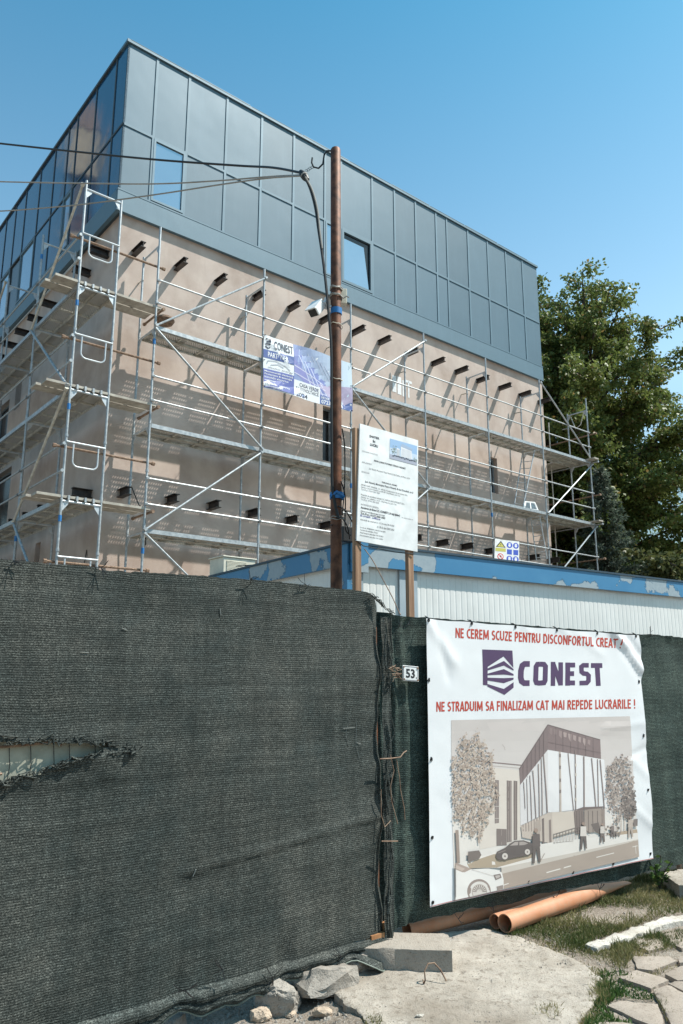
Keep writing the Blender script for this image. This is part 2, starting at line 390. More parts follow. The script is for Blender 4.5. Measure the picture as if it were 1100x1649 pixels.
# steel stub brackets, I profile
def ibeam(name, a, b, z, du, dv, ln, h=.13, w=.11):
    d = (BF.u * du + BF.v * dv); sd = Vector((-d.y, d.x, 0)); p = BF.p(a, b, z)
    m_ = MB()
    def bx(s0, s1, z0, z1):
        c = [p + sd * s0 + Zv * z0, p + sd * s0 + Zv * z0 + d * ln, p + sd * s1 + Zv * z0 + d * ln, p + sd * s1 + Zv * z0]
        m_.hexa(c + [q + Zv * (z1 - z0) for q in c])
    bx(-w / 2, w / 2, 0, .014); bx(-w / 2, w / 2, h - .014, h); bx(-.006, .006, .014, h - .014)
    return m_.build(name, M['beam'], bld)
for i in range(15): ibeam('bracket', -.12 + 1.02 * i + rnd.uniform(-.03, .03), WS + .02, 10.38 + rnd.uniform(-.035, .035), 0, -1, .50 + rnd.uniform(-.05, .05))
for i in range(15): ibeam('bracket', -.10 + 1.02 * i + rnd.uniform(-.03, .03), WS + .02, 5.06 + rnd.uniform(-.03, .03), 0, -1, .44, .16, .13)
for i in range(11): ibeam('bracket', WT + .02, 1.55 + 1.02 * i, 10.45, -1, 0, .42, .15, .13)
for i in range(11): ibeam('bracket', WT + .02, 1.55 + 1.02 * i, 5.1, -1, 0, .42, .17, .13)
# cladding: right face
MULL = [CT, .12, .94, 1.97, 2.98, 3.98, 5.01, 5.57, 6.70, 7.57, 8.43, 9.31, 9.79, 10.77, 11.73, 12.66, 13.55, CE]
ZMID, ZF = 13.34, 11.76
def clad_core():
    m_ = MB(); m_.box(BF, CT + .06, CE - .06, CS + .06, CS + BL, ZB + .02, ZT - .02); return m_.build('panel_backing', M['clad_joint'], bld)
clad_core()
def panel(a0, a1, z0, z1, side):
    m_ = MB(); j = .012
    if side == 'R': m_.box(BF, a0 + j, a1 - j, CS + .012, CS + .055, z0 + j, z1 - j)
    else: m_.box(BF, CT + .012, CT + .055, a0 + j, a1 - j, z0 + j, z1 - j)
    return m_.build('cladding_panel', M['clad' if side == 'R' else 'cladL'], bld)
def upwin(a0, a1, z0, z1, side, tilt=0.0):
    Pf = (lambda a, d, z: BF.p(a, CS + d, z)) if side == 'R' else (lambda a, d, z: BF.p(CT + d, a, z))
    def bx(m_, p0, p1, q0, q1, d0, d1):
        m_.hexa([Pf(p0, d0, q0), Pf(p1, d0, q0), Pf(p1, d1, q0), Pf(p0, d1, q0), Pf(p0, d0, q1), Pf(p1, d0, q1), Pf(p1, d1, q1), Pf(p0, d1, q1)])
    w = .07; f = MB()
    bx(f, a0 + .02, a0 + w, z0 + .02, z1 - .02, -.012, .05); bx(f, a1 - w, a1 - .02, z0 + .02, z1 - .02, -.012, .05)
    bx(f, a0 + w, a1 - w, z0 + .02, z0 + w, -.012, .05); bx(f, a0 + w, a1 - w, z1 - w, z1 - .02, -.012, .05)
    if tilt: bx(f, a0 + w, a1 - w, z0 + w, z1 - w, .045, .055)
    o = f.build('window', M['cladtrim'], bld)
    g_ = MB(); A0, A1, B0, B1 = a0 + w + .004, a1 - w - .004, z0 + w + .004, z1 - w - .004
    def gp(a, z, d):
        k = (z - B0) / (B1 - B0); return Pf(a, d - tilt * k, z)
    if tilt: A1 -= .0; 
    g_.hexa([gp(A0, B0, .02), gp(A1, B0, .02), gp(A1, B0, .032), gp(A0, B0, .032), gp(A0, B1, .02), gp(A1, B1, .02), gp(A1, B1, .032), gp(A0, B1, .032)])
    g_.build('pane', M['glass'], o)
    if tilt:
        bk = MB(); bx(bk, A0, A1, B0, B1, .036, .042); bk.build('dark_gap_sheet', M['darkglass'], o)
WINR = {1: 0, 6: 0, 7: -.0}
for i in range(len(MULL) - 1):
    panel(MULL[i], MULL[i + 1], ZMID, ZT - .06, 'R')
    if i in WINR: pass
    else: panel(MULL[i], MULL[i + 1], ZF, ZMID, 'R')
upwin(MULL[1], MULL[2], ZF, ZMID, 'R')
upwin(MULL[6], MULL[7], ZF, ZMID, 'R')
# the tilted sash next to the pole: near black sheet for the unlit gap, and a pane leaning in at the top
def tilted(a0, a1, z0, z1):
    f = MB(); w = .09
    for (p0, p1, q0, q1) in ((a0 + .02, a0 + w, z0 + .02, z1 - .02), (a1 - w, a1 - .02, z0 + .02, z1 - .02), (a0 + w, a1 - w, z0 + .02, z0 + w), (a0 + w, a1 - w, z1 - w, z1 - .02)):
        f.box(BF, p0, p1, CS - .012, CS + .05, q0, q1)
    o = f.build('window', M['cladtrim'], bld)
    A0, A1, B0, B1 = a0 + w + .005, a1 - w - .005, z0 + w + .005, z1 - w - .005
    bk = MB(); bk.box(BF, A0, A1, CS + .046, CS + .054, B0, B1); bk.build('dark_gap_sheet', M['darkglass'], o)  # flat sheet painted near black as the dark behind the open sash
    s_ = MB(); P = BF.p                                # glass trimmed on the slant, as the leaning sash shows from below
    q = [P(A0, CS + .03, B0), P(A1 - .03, CS + .03, B0), P(A1 - .20, CS + .040, B1 - .16), P(A0, CS + .040, B1 - .16)]
    s_.add(q + [x + BF.v * .004 for x in q], [(0, 1, 2, 3), (7, 6, 5, 4), (0, 4, 5, 1), (1, 5, 6, 2), (2, 6, 7, 3), (3, 7, 4, 0)]); s_.build('pane', M['glass'], o)
tilted(MULL[7], MULL[8], ZF, ZMID)
# frames round the panels (mullions, rails, base band, parapet cap)
def trim_R():
    for a in MULL[1:-1]:
        m_ = MB(); m_.box(BF, a - .03, a + .03, CS - .004, CS + .06, ZF, ZT - .06); m_.build('mullion', M['cladtrim'], bld)
    m_ = MB()
    for i in range(len(MULL) - 1): m_.box(BF, MULL[i] + .031, MULL[i + 1] - .031, CS - .006, CS + .06, ZMID - .03, ZMID + .03)
    m_.build('mid_rail', M['cladtrim'], bld)
    m_ = MB()
    m_.box(BF, CT - .010, CE + .010, CS - .010, CS + .06, ZF - .04, ZF - .005)
    m_.box(BF, CT - .004, CE + .004, CS - .004, CS + .08, ZB, ZF - .041)
    m_.box(BF, CT, CE, CS + .081, CS + .12, ZB + .01, ZB + .03)
    m_.build('base_band', M['cladtrim'], bld)
    m_ = MB(); m_.box(BF, CT - .03, CE + .03, CS - .03, CS + .35, ZT - .055, ZT + .015)
    for i in range(9): m_.box(BF, CT + 1.6 * i + .05, CT + 1.6 * i + 1.6, CS - .034, CS + .2, ZT + .016, ZT + .022 + .014 * (i % 2))
    m_.build('parapet_cap', M['cladtrim'], bld)
trim_R()
ML = [CS, 1.48, 2.63, 3.82, 4.42, 5.38, 6.53, 7.75, 8.7, 9.65, 10.8, 11.9, 13.0, 14.1, 15.2, 16.3, 17.4, 18.5, 19.7]
for i in range(len(ML) - 1):
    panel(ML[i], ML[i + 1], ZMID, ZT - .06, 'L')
    if i in (3, 6, 8): upwin(ML[i], ML[i + 1], ZF, ZMID, 'L')
    elif i == 7:
        bk = MB(); bk.box(BF, CT + .03, CT + .055, ML[i] + .03, ML[i + 1] - .03, ZF + .03, ZMID - .03); bk.build('dark_bay_sheet', M['darkglass'], bld)  # solid sheet, near black colour stands in for the dark of an opening
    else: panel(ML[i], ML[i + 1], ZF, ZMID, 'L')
for a in ML[1:-1]:
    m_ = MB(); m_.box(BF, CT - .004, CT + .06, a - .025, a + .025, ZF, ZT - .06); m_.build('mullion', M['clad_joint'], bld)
m_ = MB()
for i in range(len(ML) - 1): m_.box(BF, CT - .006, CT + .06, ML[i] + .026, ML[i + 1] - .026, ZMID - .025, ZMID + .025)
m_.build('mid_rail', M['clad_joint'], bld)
m_ = MB(); m_.box(BF, CT - .007, CT + .08, CS + .082, CS + BL, ZB, ZF - .01); m_.build('base_band', M['cladtrim'], bld)
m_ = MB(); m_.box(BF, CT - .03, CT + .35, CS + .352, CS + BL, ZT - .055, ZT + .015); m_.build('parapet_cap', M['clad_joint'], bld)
# patches of white film on the plaster
m_ = MB()
for x0, x1, y0, y1 in ((632, 638, 604, 630), (640, 646, 606, 634), (648, 650, 612, 638), (657, 659, 614, 640), (652, 663, 611, 615)):
    a0, z1 = BF.on_b(x0, y0, WS - .006); a1, _ = BF.on_b(x1, y0, WS - .006); _, z0 = BF.on_b(x0, y1, WS - .006)
    m_.box(BF, a0, a1, WS - .006, WS - .002, z0, z1)
m_.build('masking_strip', M['white'], bld)
# conduit tails hanging from the plaster on the shaded side
m_ = MB(); p = BF.p(WT - .02, 1.55, 4.05)
m_.path([p + Zv * -1.3, p + Vector((-.05, 0, -.6)), p, p + Vector((.06, .03, -.5)), p + Vector((.05, .05, -1.4))], .012, 6)
m_.build('loose_cable', M['black'], bld)
m_ = MB(); a, z = BF.on_b(212, 784, WS - .02)
m_.path([BF.p(*BF.on_b(212, 784, WS - .02)[:1], WS - .02, z), BF.p(a + .12, WS - .12, z - .35), BF.p(a + .2, WS - .3, z - .55), BF.p(a + .24, WS - .3, z - 1.2)], .012, 6)
m_.build('loose_cable', M['black'], bld)

# ------------------------------------------------------------------ scaffolds
SR, SR2 = .024, .021
def std(fr_pt, z1, parent, levels, mat='steel', z0=0.0, band=None):
    a, b = fr_pt; m_ = MB(); P = BF.p
    m_.tube(P(a, b, z0), P(a, b, z1), SR, 10)
    for z in levels:
        m_.tube(P(a, b, z + .02), P(a, b, z + .13), SR + .005, 10)
        m_.tube(P(a, b, z - .95), P(a, b, z - .90), SR + .009, 8)
    m_.box(BF, a - .07, a + .07, b - .07, b + .07, z0, z0 + .01)
    o = m_.build('standard', M[mat], parent, True)
    for z in (band or ()):
        k = MB(); k.tube(P(a, b, z), P(a, b, z + .11), SR + .006, 10); k.build('blue_band', M['band'], o, True)
    return o
def tubepart(name, p, q, r, parent, mat='steel', clamp=True):
    m_ = MB(); m_.tube(p, q, r, 8)
    if clamp:
        d = (Vector(q) - Vector(p)).normalized()
        for e, s_ in ((p, 1), (q, -1)):
            e = Vector(e); m_.tube(e - d * .03 * 1, e + d * .03, r + .014, 6)
    return m_.build(name, M[mat], parent, True)
def deckpart(a0, a1, b0, b1, z, parent, along_u=True):
    """one steel plank: perforated top sheet, two flanges, two end hooks"""
    m_ = MB(); P = BF.p; e = .06
    m_.add([P(a0, b0, z), P(a1, b0, z), P(a1, b1, z), P(a0, b1, z)], [(0, 1, 2, 3)], 0)
    if along_u:
        m_.box(BF, a0, a1, b0, b0 + .004, z - e, z - .001, 1); m_.box(BF, a0, a1, b1 - .004, b1, z - e, z - .001, 1)
        m_.box(BF, a0, a1, b0 + .005, b0 + .03, z - e, z - e + .004, 1); m_.box(BF, a0, a1, b1 - .03, b1 - .005, z - e, z - e + .004, 1)
        n = 4
        for i in range(n + 1):
            x = a0 + (a1 - a0) * i / n; x = min(max(x, a0 + .02), a1 - .02)
            m_.box(BF, x - .018, x + .018, b0 + .006, b1 - .006, z - .035, z - .002, 1)
    else:
        m_.box(BF, a0, a0 + .004, b0, b1, z - e, z - .001, 1); m_.box(BF, a1 - .004, a1, b0, b1, z - e, z - .001, 1)
        n = 4
        for i in range(n + 1):
            y = b0 + (b1 - b0) * i / n; y = min(max(y, b0 + .02), b1 - .02)
            m_.box(BF, a0 + .006, a1 - .006, y - .018, y + .018, z - .035, z - .002, 1)
    return m_.build('deck_plank', [M['deck'], M['steel_b']], parent)
def transom(a0, b0, a1, b1, z, parent, gus=True):
    m_ = MB(); P = BF.p; p, q = P(a0, b0, z), P(a1, b1, z); m_.tube(p, q, SR2, 8)
    if gus:
        d = (q - p).normalized(); n_ = Vector((-d.y, d.x, 0)) * .004
        for e, s_ in ((p, 1), (q, -1)):
            t = [e + d * s_ * .025 + Zv * -.02, e + d * s_ * .13 + Zv * -.02, e + d * s_ * .11 + Zv * -.07, e + d * s_ * .025 + Zv * -.18]
            m_.prism([x - n_ for x in t], [x + n_ for x in t])
    return m_.build('transom', [M['gusset']], parent, True, sharp=30)

RL = [2.21, 4.28, 6.36, 8.42]; RTOP = 10.62; BAY = 2.57
scR = thing('facade_scaffold', 'galvanised tube scaffold with three steel decks along the sunlit wall above the blue cabin', 'scaffold', BF.p(7.7, .37, 0))
for i in range(7):
    for b in (0, .73):
        std((i * BAY, b), RTOP - (.35 if b else 0), scR, RL, band=((RL[2] - .45,) if (b == 0 and i in (2, 4)) else (RL[1] - .45, RL[3] - .38) if (b == 0 and i == 0) else ()))
    for z in RL: transom(i * BAY, 0, i * BAY, .73, z - .045, scR)
    transom(i * BAY, 0, i * BAY, .73, RTOP - .42, scR)
    k = MB(); k.path([BF.p(i * BAY, .70, RTOP - .9), BF.p(i * BAY + .02, .80, RTOP - .85), BF.p(i * BAY + .03, WS, RTOP - .83)], .016, 6); k.build('wall_tie', M['steel_b'], scR, True)
for i in range(6):
    a0, a1 = i * BAY, (i + 1) * BAY
    for z in RL[1:]:
        deckpart(a0 + .04, a1 - .04, .045, .355, z, scR); deckpart(a0 + .04, a1 - .04, .375, .685, z, scR)
        m_ = MB(); m_.box(BF, a0 + .03, a1 - .03, -.012, .034, z - .05, z + .03); m_.build('deck_rail', M['steel'], scR)
    for z in RL:
        for dz in (.50, 1.0): tubepart('guard_rail', BF.p(a0, -.035, z + dz), BF.p(a1, -.035, z + dz), .019, scR)
P = BF.p
def brace(a0, b0, z0, a1, b1, z1, parent, mat='steel'): tubepart('brace', P(a0, b0, z0), P(a1, b1, z1), .0225, parent, mat)
for i in (0, 2):
    brace(i * BAY, -.07, RL[3], (i + 1) * BAY, -.07, RTOP - .25, scR)
    brace(i * BAY, -.07, RL[3] - .08, (i + 1) * BAY, -.07, RL[2], scR)
    brace((i + 1) * BAY, -.07, RL[2] - .08, i * BAY, -.07, RL[1], scR)
    brace(i * BAY, -.07, RL[1] - .08, (i + 1) * BAY, -.07, RL[0], scR)
brace(5 * BAY, -.07, RTOP - .12, 6 * BAY, -.07, RL[3] + .05, scR)
brace(6 * BAY, -.07, RL[3] - .1, 5 * BAY, -.07, RL[2], scR)
brace(6 * BAY, -.07, RL[2] - .1, 5 * BAY, -.07, RL[1], scR)
# the return round the far corner
for b in (2.1, ):
    for a in (15.42, 14.75): std((a, b), RTOP - .4, scR, RL)
for z in RL[1:]:
    for a in (14.72, 14.98, 15.24):
        m_ = MB(); m_.box(BF, a, a + .24, -.28 if a > 15 else .74, 3.4, z + .035, z + .08); m_.build('board', M['plank'], scR)
    tubepart('ledger', P(15.46, -.25, z + .93), P(15.46, 2.6, z + .93), .024, scR, 'rust')
    tubepart('ledger', P(15.46, -.25, z - .03), P(15.46, 2.6, z - .03), .024, scR)
m_ = MB(); e = P(15.42, .36, RTOP - .43)
m_.path([P(15.42, .1, RTOP - .44), P(15.42, .25, RTOP - .85), P(15.42, .45, RTOP - .95), P(15.42, .6, RTOP - .5)], .016, 6); m_.build('end_guard', M['steel_b'], scR, True)
tubepart('hanging_rope', P(15.0, 1.2, 3.5), P(15.0, 1.2, 10.0), .02, scR, 'steel_b', False)
# hatch ladders
def ladder(p0, p1, q0, q1, n):
    """p0-p1 one stile, q0-q1 the other (top to bottom)"""
    m_ = MB(); m_.tube(p0, p1, .018, 8); m_.tube(q0, q1, .018, 8)
    o = m_.build('ladder', M['gusset'], scR, True)
    r_ = MB()
    for i in range(n):
        k = (i + .6) / n; r_.tube(p0.lerp(p1, k), q0.lerp(q1, k), .011, 6)
    r_.build('rung', M['gusset'], o, True)
def onb(x, y, b): a, z = BF.on_b(x, y, b); return P(a, b, z)
ladder(onb(861, 724, .14), onb(842, 818, .14), onb(842, 727, .52), onb(828, 815, .52), 8)
ladder(onb(869, 830, .14), onb(881, 900, .14), onb(855, 834, .52), onb(864, 902, .52), 8)
# coil of stuff on the corner transom: torn mesh roll
LO, LI = -1.58, -.86; LB = 2.42; LLV = [2.58, 4.66, 6.74, 8.80]; LTOP = 10.98
scL = thing('facade_scaffold', 'galvanised tube scaffold along the shaded side wall with its end frame at the building corner', 'scaffold', P(-1.2, 6, 0))
for i in range(8):
    for a in (LO, LI):
        std((a, i * LB), LTOP - (0 if a == LO else .12), scL, LLV, band=((LLV[3] - .45, LLV[1] - .42, LLV[2] - .43) if (a == LO and i == 0) else (LLV[1] - .45, LLV[3] + 1.6) if (a == LO and i == 1) else ()))
    for z in LLV: transom(LO, i * LB, LI, i * LB, z - .045, scL)
    transom(LO, i * LB, LI, i * LB, LTOP - .18, scL)
for i in range(7):
    b0, b1 = i * LB, (i + 1) * LB
    for z in LLV[1:]:
        deckpart(LO + .045, LO + .355, b0 + .04, b1 - .04, z, scL, False); deckpart(LO + .375, LI - .035, b0 + .04, b1 - .04, z, scL, False)
        m_ = MB(); m_.box(BF, LO - .012, LO + .034, b0 + .03, b1 - .03, z - .05, z + .03); m_.build('deck_rail', M['steel'], scL)
        for dz in (.50, 1.0): tubepart('guard_rail', P(LO - .035, b0, z + dz), P(LO - .035, b1, z + dz), .019, scL)
for i in (0, 2, 4):
    for (za, zb, f) in ((LTOP - .12, LLV[3] - .05, 1), (LLV[3] - .1, LLV[2] + .02, 0), (LLV[2] - .06, LLV[1] - .05, 1), (LLV[1] - .1, LLV[0], 0)):
        b0, b1 = (i * LB, (i + 1) * LB) if f else ((i + 1) * LB, i * LB)
        tubepart('brace', P(LO - .07, b0, za), P(LO - .07, b1, zb), .026, scL, 'steel_b' if f else 'steel')
for z in LLV:
    # end guard: bar with a U hanging below it
    zt = z + 1.04; m_ = MB(); m_.tube(P(LO, -.03, zt), P(LI, -.03, zt), .017, 8)
    u0, u1, d, rr = LO + .13, LI - .13, .44, .10; pts = [P(u0, -.03, zt - .03)]
    for k in range(6): w = math.pi / 2 * k / 5; pts.append(P(u0 + rr - rr * math.cos(w), -.03, zt - d + rr - rr * math.sin(w)))
    for k in range(6): w = math.pi / 2 * (1 - k / 5); pts.append(P(u1 - rr + rr * math.cos(w), -.03, zt - d + rr - rr * math.sin(w)))
    pts.append(P(u1, -.03, zt - .03)); m_.path(pts, .015, 8); m_.build('end_guard', M['gusset'], scL, True)
    tubepart('tie_tube', P(LO - .18, .05, z + .95), P(.14, .05, z + .95), .024, scL, 'rust')
    if z > 3:
        for j, (b0, b1, l0) in enumerate(((-.02, .27, -2.02), (.30, .60, -2.1))):
            m_ = MB(); m_.box(BF, l0, .10 - .06 * j, b0, b1, z + .012, z + .058); m_.build('board', M['plank'], scL)
        for k in range(4):
            m_ = MB(); m_.box(BF, LO + .10 + k * .15, LO + .135 + k * .15, -.045, -.021, z - .02, z + .062); m_.build('deck_hook', M['steel'], scL)
        tubepart('support_tube', P(.10, -.12, z - .03), P(.10, .72, z - .03), .024, scL, 'rust')
# wooden drum left hanging at the corner
m_ = MB(); c = onb(265, 518, .35)
m_.path([c + Zv * .10, c + Zv * .07, c + Zv * .02, c - Zv * .05, c - Zv * .10], [.10, .19, .21, .17, .06], 14)
tag(m_.build('bag', M['sack'], None, True, c), 'rust brown sack slumped on the scaffold deck by the building corner', 'sack')

# ------------------------------------------------------------------ printing helpers (flat artwork drawn in survey pixels, cut fine, laid on its sheet)
def font_polys(txt, bold=0.0, spacing=1.0):
    cu = bpy.data.curves.new('lettering', 'FONT'); cu.body = txt; cu.offset = bold; cu.space_character = spacing; cu.resolution_u = 2
    o = bpy.data.objects.new('lettering', cu); C.objects.link(o)
    bpy.context.view_layer.update()
    me = bpy.data.meshes.new_from_object(o.evaluated_get(bpy.context.evaluated_depsgraph_get()))
    ps = [[(me.vertices[i].co.x, me.vertices[i].co.y) for i in p.vertices] for p in me.polygons]
    bpy.data.objects.remove(o); bpy.data.curves.remove(cu); bpy.data.meshes.remove(me)
    return ps
def text_px(txt, quad, col, lay, bold=0.0, spacing=1.0):
    """text stretched to fill quad (TL, TR, BR, BL in pixels)"""
    ps = font_polys(txt, bold, spacing)
    X = [v[0] for p in ps for v in p]; Y = [v[1] for p in ps for v in p]
    x0, x1, y0, y1 = min(X), max(X), min(Y), max(Y); out = []
    TL, TR, BR, BL = quad
    for p in ps:
        q = []
        for (x, y) in p:
            a = (x - x0) / (x1 - x0); b = (y1 - y) / (y1 - y0)
            q.append(tuple((1 - b) * ((1 - a) * TL[k] + a * TR[k]) + b * ((1 - a) * BL[k] + a * BR[k]) for k in (0, 1)))
        out.append((q, col, lay))
    return out
def stroke(pts, w, closed=False):
    """a constant width band along pts as quads with mitred joints"""
    n = len(pts); L = []; Rr = []
    for i in range(n):
        a = pts[i - 1] if (i or closed) else None; b = pts[(i + 1) % n] if (i < n - 1 or closed) else None; p = Vector(pts[i])
        d1 = (p - Vector(a)).normalized() if a is not None else None; d2 = (Vector(b) - p).normalized() if b is not None else None
        if d1 is None: d1 = d2
        if d2 is None: d2 = d1
        n1 = Vector((-d1.y, d1.x)); n2 = Vector((-d2.y, d2.x)); m_ = (n1 + n2)
        m_ = m_.normalized() if m_.length > 1e-6 else n1
        k = w / 2 / max(.45, m_.dot(n1)); L.append(tuple(p + m_ * k)); Rr.append(tuple(p - m_ * k))
    return [[L[i], L[(i + 1) % n], Rr[(i + 1) % n], Rr[i]] for i in range(n if closed else n - 1)]
def lay_print(name, polys, mapper, parent, step=12, mat=None):
    """polys: (pixel polygon, colour, layer) -> one mesh with per-face ink colours; mapper(px, py, lift) -> point"""
    bm = bmesh.new(); cl = bm.faces.layers.float_color.new('fc') if False else None
    fcol = bm.faces.layers.int.new('ci'); cols = []
    for pts, col, lay in polys:
        ar = sum(pts[i][0] * pts[(i + 1) % len(pts)][1] - pts[(i + 1) % len(pts)][0] * pts[i][1] for i in range(len(pts)))
        if abs(ar) < 1e-4: continue
        if ar > 0: pts = pts[::-1]
        vs = [bm.verts.new((x, y, lay)) for x, y in pts]
        try: f = bm.faces.new(vs)
        except ValueError: continue
        cols.append(col); f[fcol] = len(cols) - 1
    big = [f for f in bm.faces if max(v.co.x for v in f.verts) - min(v.co.x for v in f.verts) > step or max(v.co.y for v in f.verts) - min(v.co.y for v in f.verts) > step]
    if big:
        bmesh.ops.triangulate(bm, faces=[f for f in big if len(f.verts) > 4])
        X = [v.co.x for v in bm.verts]; Y = [v.co.y for v in bm.verts]
        for ax, lo, hi in ((0, min(X), max(X)), (1, min(Y), max(Y))):
            c = lo + step
            while c < hi:
                no = (1, 0, 0) if ax == 0 else (0, 1, 0); co = (c, 0, 0) if ax == 0 else (0, c, 0)
                fs = [f for f in bm.faces if min(v.co[ax] for v in f.verts) < c - 1e-4 and max(v.co[ax] for v in f.verts) > c + 1e-4]
                if fs:
                    ge = set(fs); [ge.update(f.edges) for f in fs]; [ge.update(f.verts) for f in fs]
                    bmesh.ops.bisect_plane(bm, geom=list(ge), plane_co=co, plane_no=no, dist=1e-5)
                c += step
    base = wbase(parent)
    bm.verts.ensure_lookup_table(); bm.faces.ensure_lookup_table()
    V = [tuple(mapper(v.co.x, v.co.y, v.co.z) - base) for v in bm.verts]; idx = {v: i for i, v in enumerate(bm.verts)}
    Fc = [[idx[v] for v in f.verts] for f in bm.faces]; ci = [f[fcol] for f in bm.faces]
    bm.free()
    me = bpy.data.meshes.new(name); me.from_pydata(V, [], Fc)
    at = me.color_attributes.new('Col', 'FLOAT_COLOR', 'CORNER'); k = 0
    buf = []
    for f, c in zip(Fc, ci): buf += [cols[c][0], cols[c][1], cols[c][2], 1.0] * len(f)
    at.data.foreach_set('color', buf)
    me.materials.append(mat or M['print']); me.update()
    o = bpy.data.objects.new(name, me); C.objects.link(o); o.parent = parent; return o
def rect(x0, y0, x1, y1): return [(x0, y0), (x1, y0), (x1, y1), (x0, y1)]
def quad_map(TL, TR, BR, BL):
    def f(a, b): return tuple((1 - b) * ((1 - a) * TL[k] + a * TR[k]) + b * ((1 - a) * BL[k] + a * BR[k]) for k in (0, 1))
    return f

# ------------------------------------------------------------------ photovoltaic banner tied to the scaffold
def hump(px, py, x0, y0, x1, y1, w):
    d = Vector((x1 - x0, y1 - y0)); L = d.length; d /= L; v = Vector((px - x0, py - y0)); t = v.dot(d); n_ = v.x * d.y - v.y * d.x
    e = max(0, -t, t - L); return math.exp(-(n_ / w) ** 2 - (e / (w * 2)) ** 2)
BQ = quad_map((426, 538), (567, 585), (567, 664), (424, 625))
def sc_disp(px, py):
    return .03 * math.sin(px * .045 + py * .03) + .018 * hump(px, py, 428, 540, 462, 585, 3) - .03 * hump(px, py, 470, 550, 560, 655, 9) + .03 * hump(px, py, 430, 620, 480, 640, 5)
def sc_map(px, py, lift):
    q = onpl(px, py, BF.o - BF.v * .10, BF.v); return q - BF.v * (sc_disp(px, py) + lift)
bn = thing('banner', 'blue and white photovoltaic banner with CONEST lettering tied to the scaffold tubes', 'banner', onpl(496, 650, BF.o - BF.v * .1, BF.v))
polys = []
for i in range(24):
    for j in range(10):
        polys.append(([BQ(i / 24, j / 10), BQ((i + 1) / 24, j / 10), BQ((i + 1) / 24, (j + 1) / 10), BQ(i / 24, (j + 1) / 10)], (.72, .75, .78), 0))
lay_print('sheet', polys, sc_map, bn, 8)
def q4(a0, b0, a1, b1): return [BQ(a0, b0), BQ(a1, b0), BQ(a1, b1), BQ(a0, b1)]
NAVY, SKYB, INK, WHT = (.035, .085, .30), (.34, .52, .68), (.03, .04, .07), (.75, .77, .8)
ar = [(q4(0, .26, .335, .415), NAVY, .004), (q4(0, .62, .335, .98), (.07, .10, .36), .004)]
for i in range(14):                                  # panel array in perspective: stripes from deep blue to pale sky
    k = i / 13; a0, a1 = .335 + (1 - .335) * i / 14, .335 + (1 - .335) * (i + 1) / 14
    ar.append(([BQ(a0, 0), BQ(a1, 0), BQ(a1, .97), BQ(a0, .97)], (.20 + .32 * k, .27 + .36 * k, .50 + .22 * k), .003))
ar += [([BQ(.335, .03), BQ(.40, .05), BQ(.98, .95), BQ(.75, .97), BQ(.335, .55)], (.13, .17, .42), .004), ([BQ(.335, .30), BQ(.78, .97), BQ(.66, .97), BQ(.335, .52)], (.21, .22, .50), .0045)]
for k in range(8): ar.append(([BQ(.335 + .05 * k, .02 + .03 * k), BQ(.345 + .05 * k, .02 + .03 * k), BQ(.62 + .055 * k, .97), BQ(.605 + .055 * k, .97)], (.50, .55, .72), .005))
for k in range(3): ar.append(([BQ(.335, .40 + .14 * k), BQ(.335, .42 + .14 * k), BQ(.9, .72 + .07 * k), BQ(.9, .71 + .07 * k)], (.55, .55, .70), .0052))
ar += [([BQ(.62, .62), BQ(1, .50), BQ(1, .93), BQ(.80, .9)], (.36, .31, .46), .0055), ([BQ(.765, .33), BQ(.785, .30), BQ(.785, .46), BQ(.76, .45)], (.75, .06, .08), .006)]
ar += [(q4(.335, .68, .645, 1.0), WHT, .006), (q4(.645, .82, 1.0, .99), NAVY, .006)]
lay_print('printed_picture', [(p, tuple(.92 * v + .05 for v in c), l) for p, c, l in ar], sc_map, bn, 10)
tx = []
def T(txt, a0, b0, a1, b1, col, bold=.0, lay=.008): tx.extend(text_px(txt, q4(a0, b0, a1, b1), col, lay, bold))
T('CONEST', .115, .06, .325, .215, INK, .01); T('PARTENER', .05, .29, .27, .385, WHT, .02)
for k, (w, s_) in enumerate((('Mentenanță electrică', .32), ('Proiectare & execuție', .31), ('Instalații electrice', .27), ('Iluminat public', .23), ('Verificări electrice', .29), ('Automatizări', .2))):
    T(w, .012, .645 + .055 * k, s_, .69 + .055 * k, WHT, .015)
T('CASA VERDE', .40, .715, .63, .785, INK, .01); T('FOTOVOLTAICE', .36, .80, .63, .865, INK, .01); T('2024', .36, .90, .50, .985, INK, .015)
T('INSTALATOR', .66, .835, .80, .885, WHT, .01); T('ACREDITAT AFM', .82, .835, .99, .885, WHT, .01); T('0723 56 24 742', .66, .90, .985, .98, WHT, .02)
T('electric energy', .05, .565, .32, .60, INK)
lay_print('lettering', tx, sc_map, bn, 14)
lg = [(p, INK, .008) for p in stroke([BQ(.02, .07), BQ(.075, .06), BQ(.075, .10), BQ(.03, .12)], 2) + stroke([BQ(.02, .16), BQ(.075, .15)], 2) + stroke([BQ(.02, .20), BQ(.05, .23), BQ(.075, .20)], 1.6)]
lg += [(p, (.3, .33, .38), .008) for p in stroke([BQ(.04, .52), BQ(.05, .46), BQ(.14, .435), BQ(.24, .49), BQ(.29, .55)], 1.0) + stroke([BQ(.08, .53), BQ(.16, .49), BQ(.22, .53)], 1.0)]
lay_print('logo', lg, sc_map, bn, 14)
m_ = MB()
for x, y in ((426, 540), (425, 622), (566, 587), (566, 662), (425, 580), (566, 622)):
    p = onpl(x, y, BF.o - BF.v * .10, BF.v); m_.path([p - BF.u * .04, p - BF.v * .05, p + BF.v * .06 + BF.u * .02], .006, 5)
m_.build('cord', M['black'], bn)

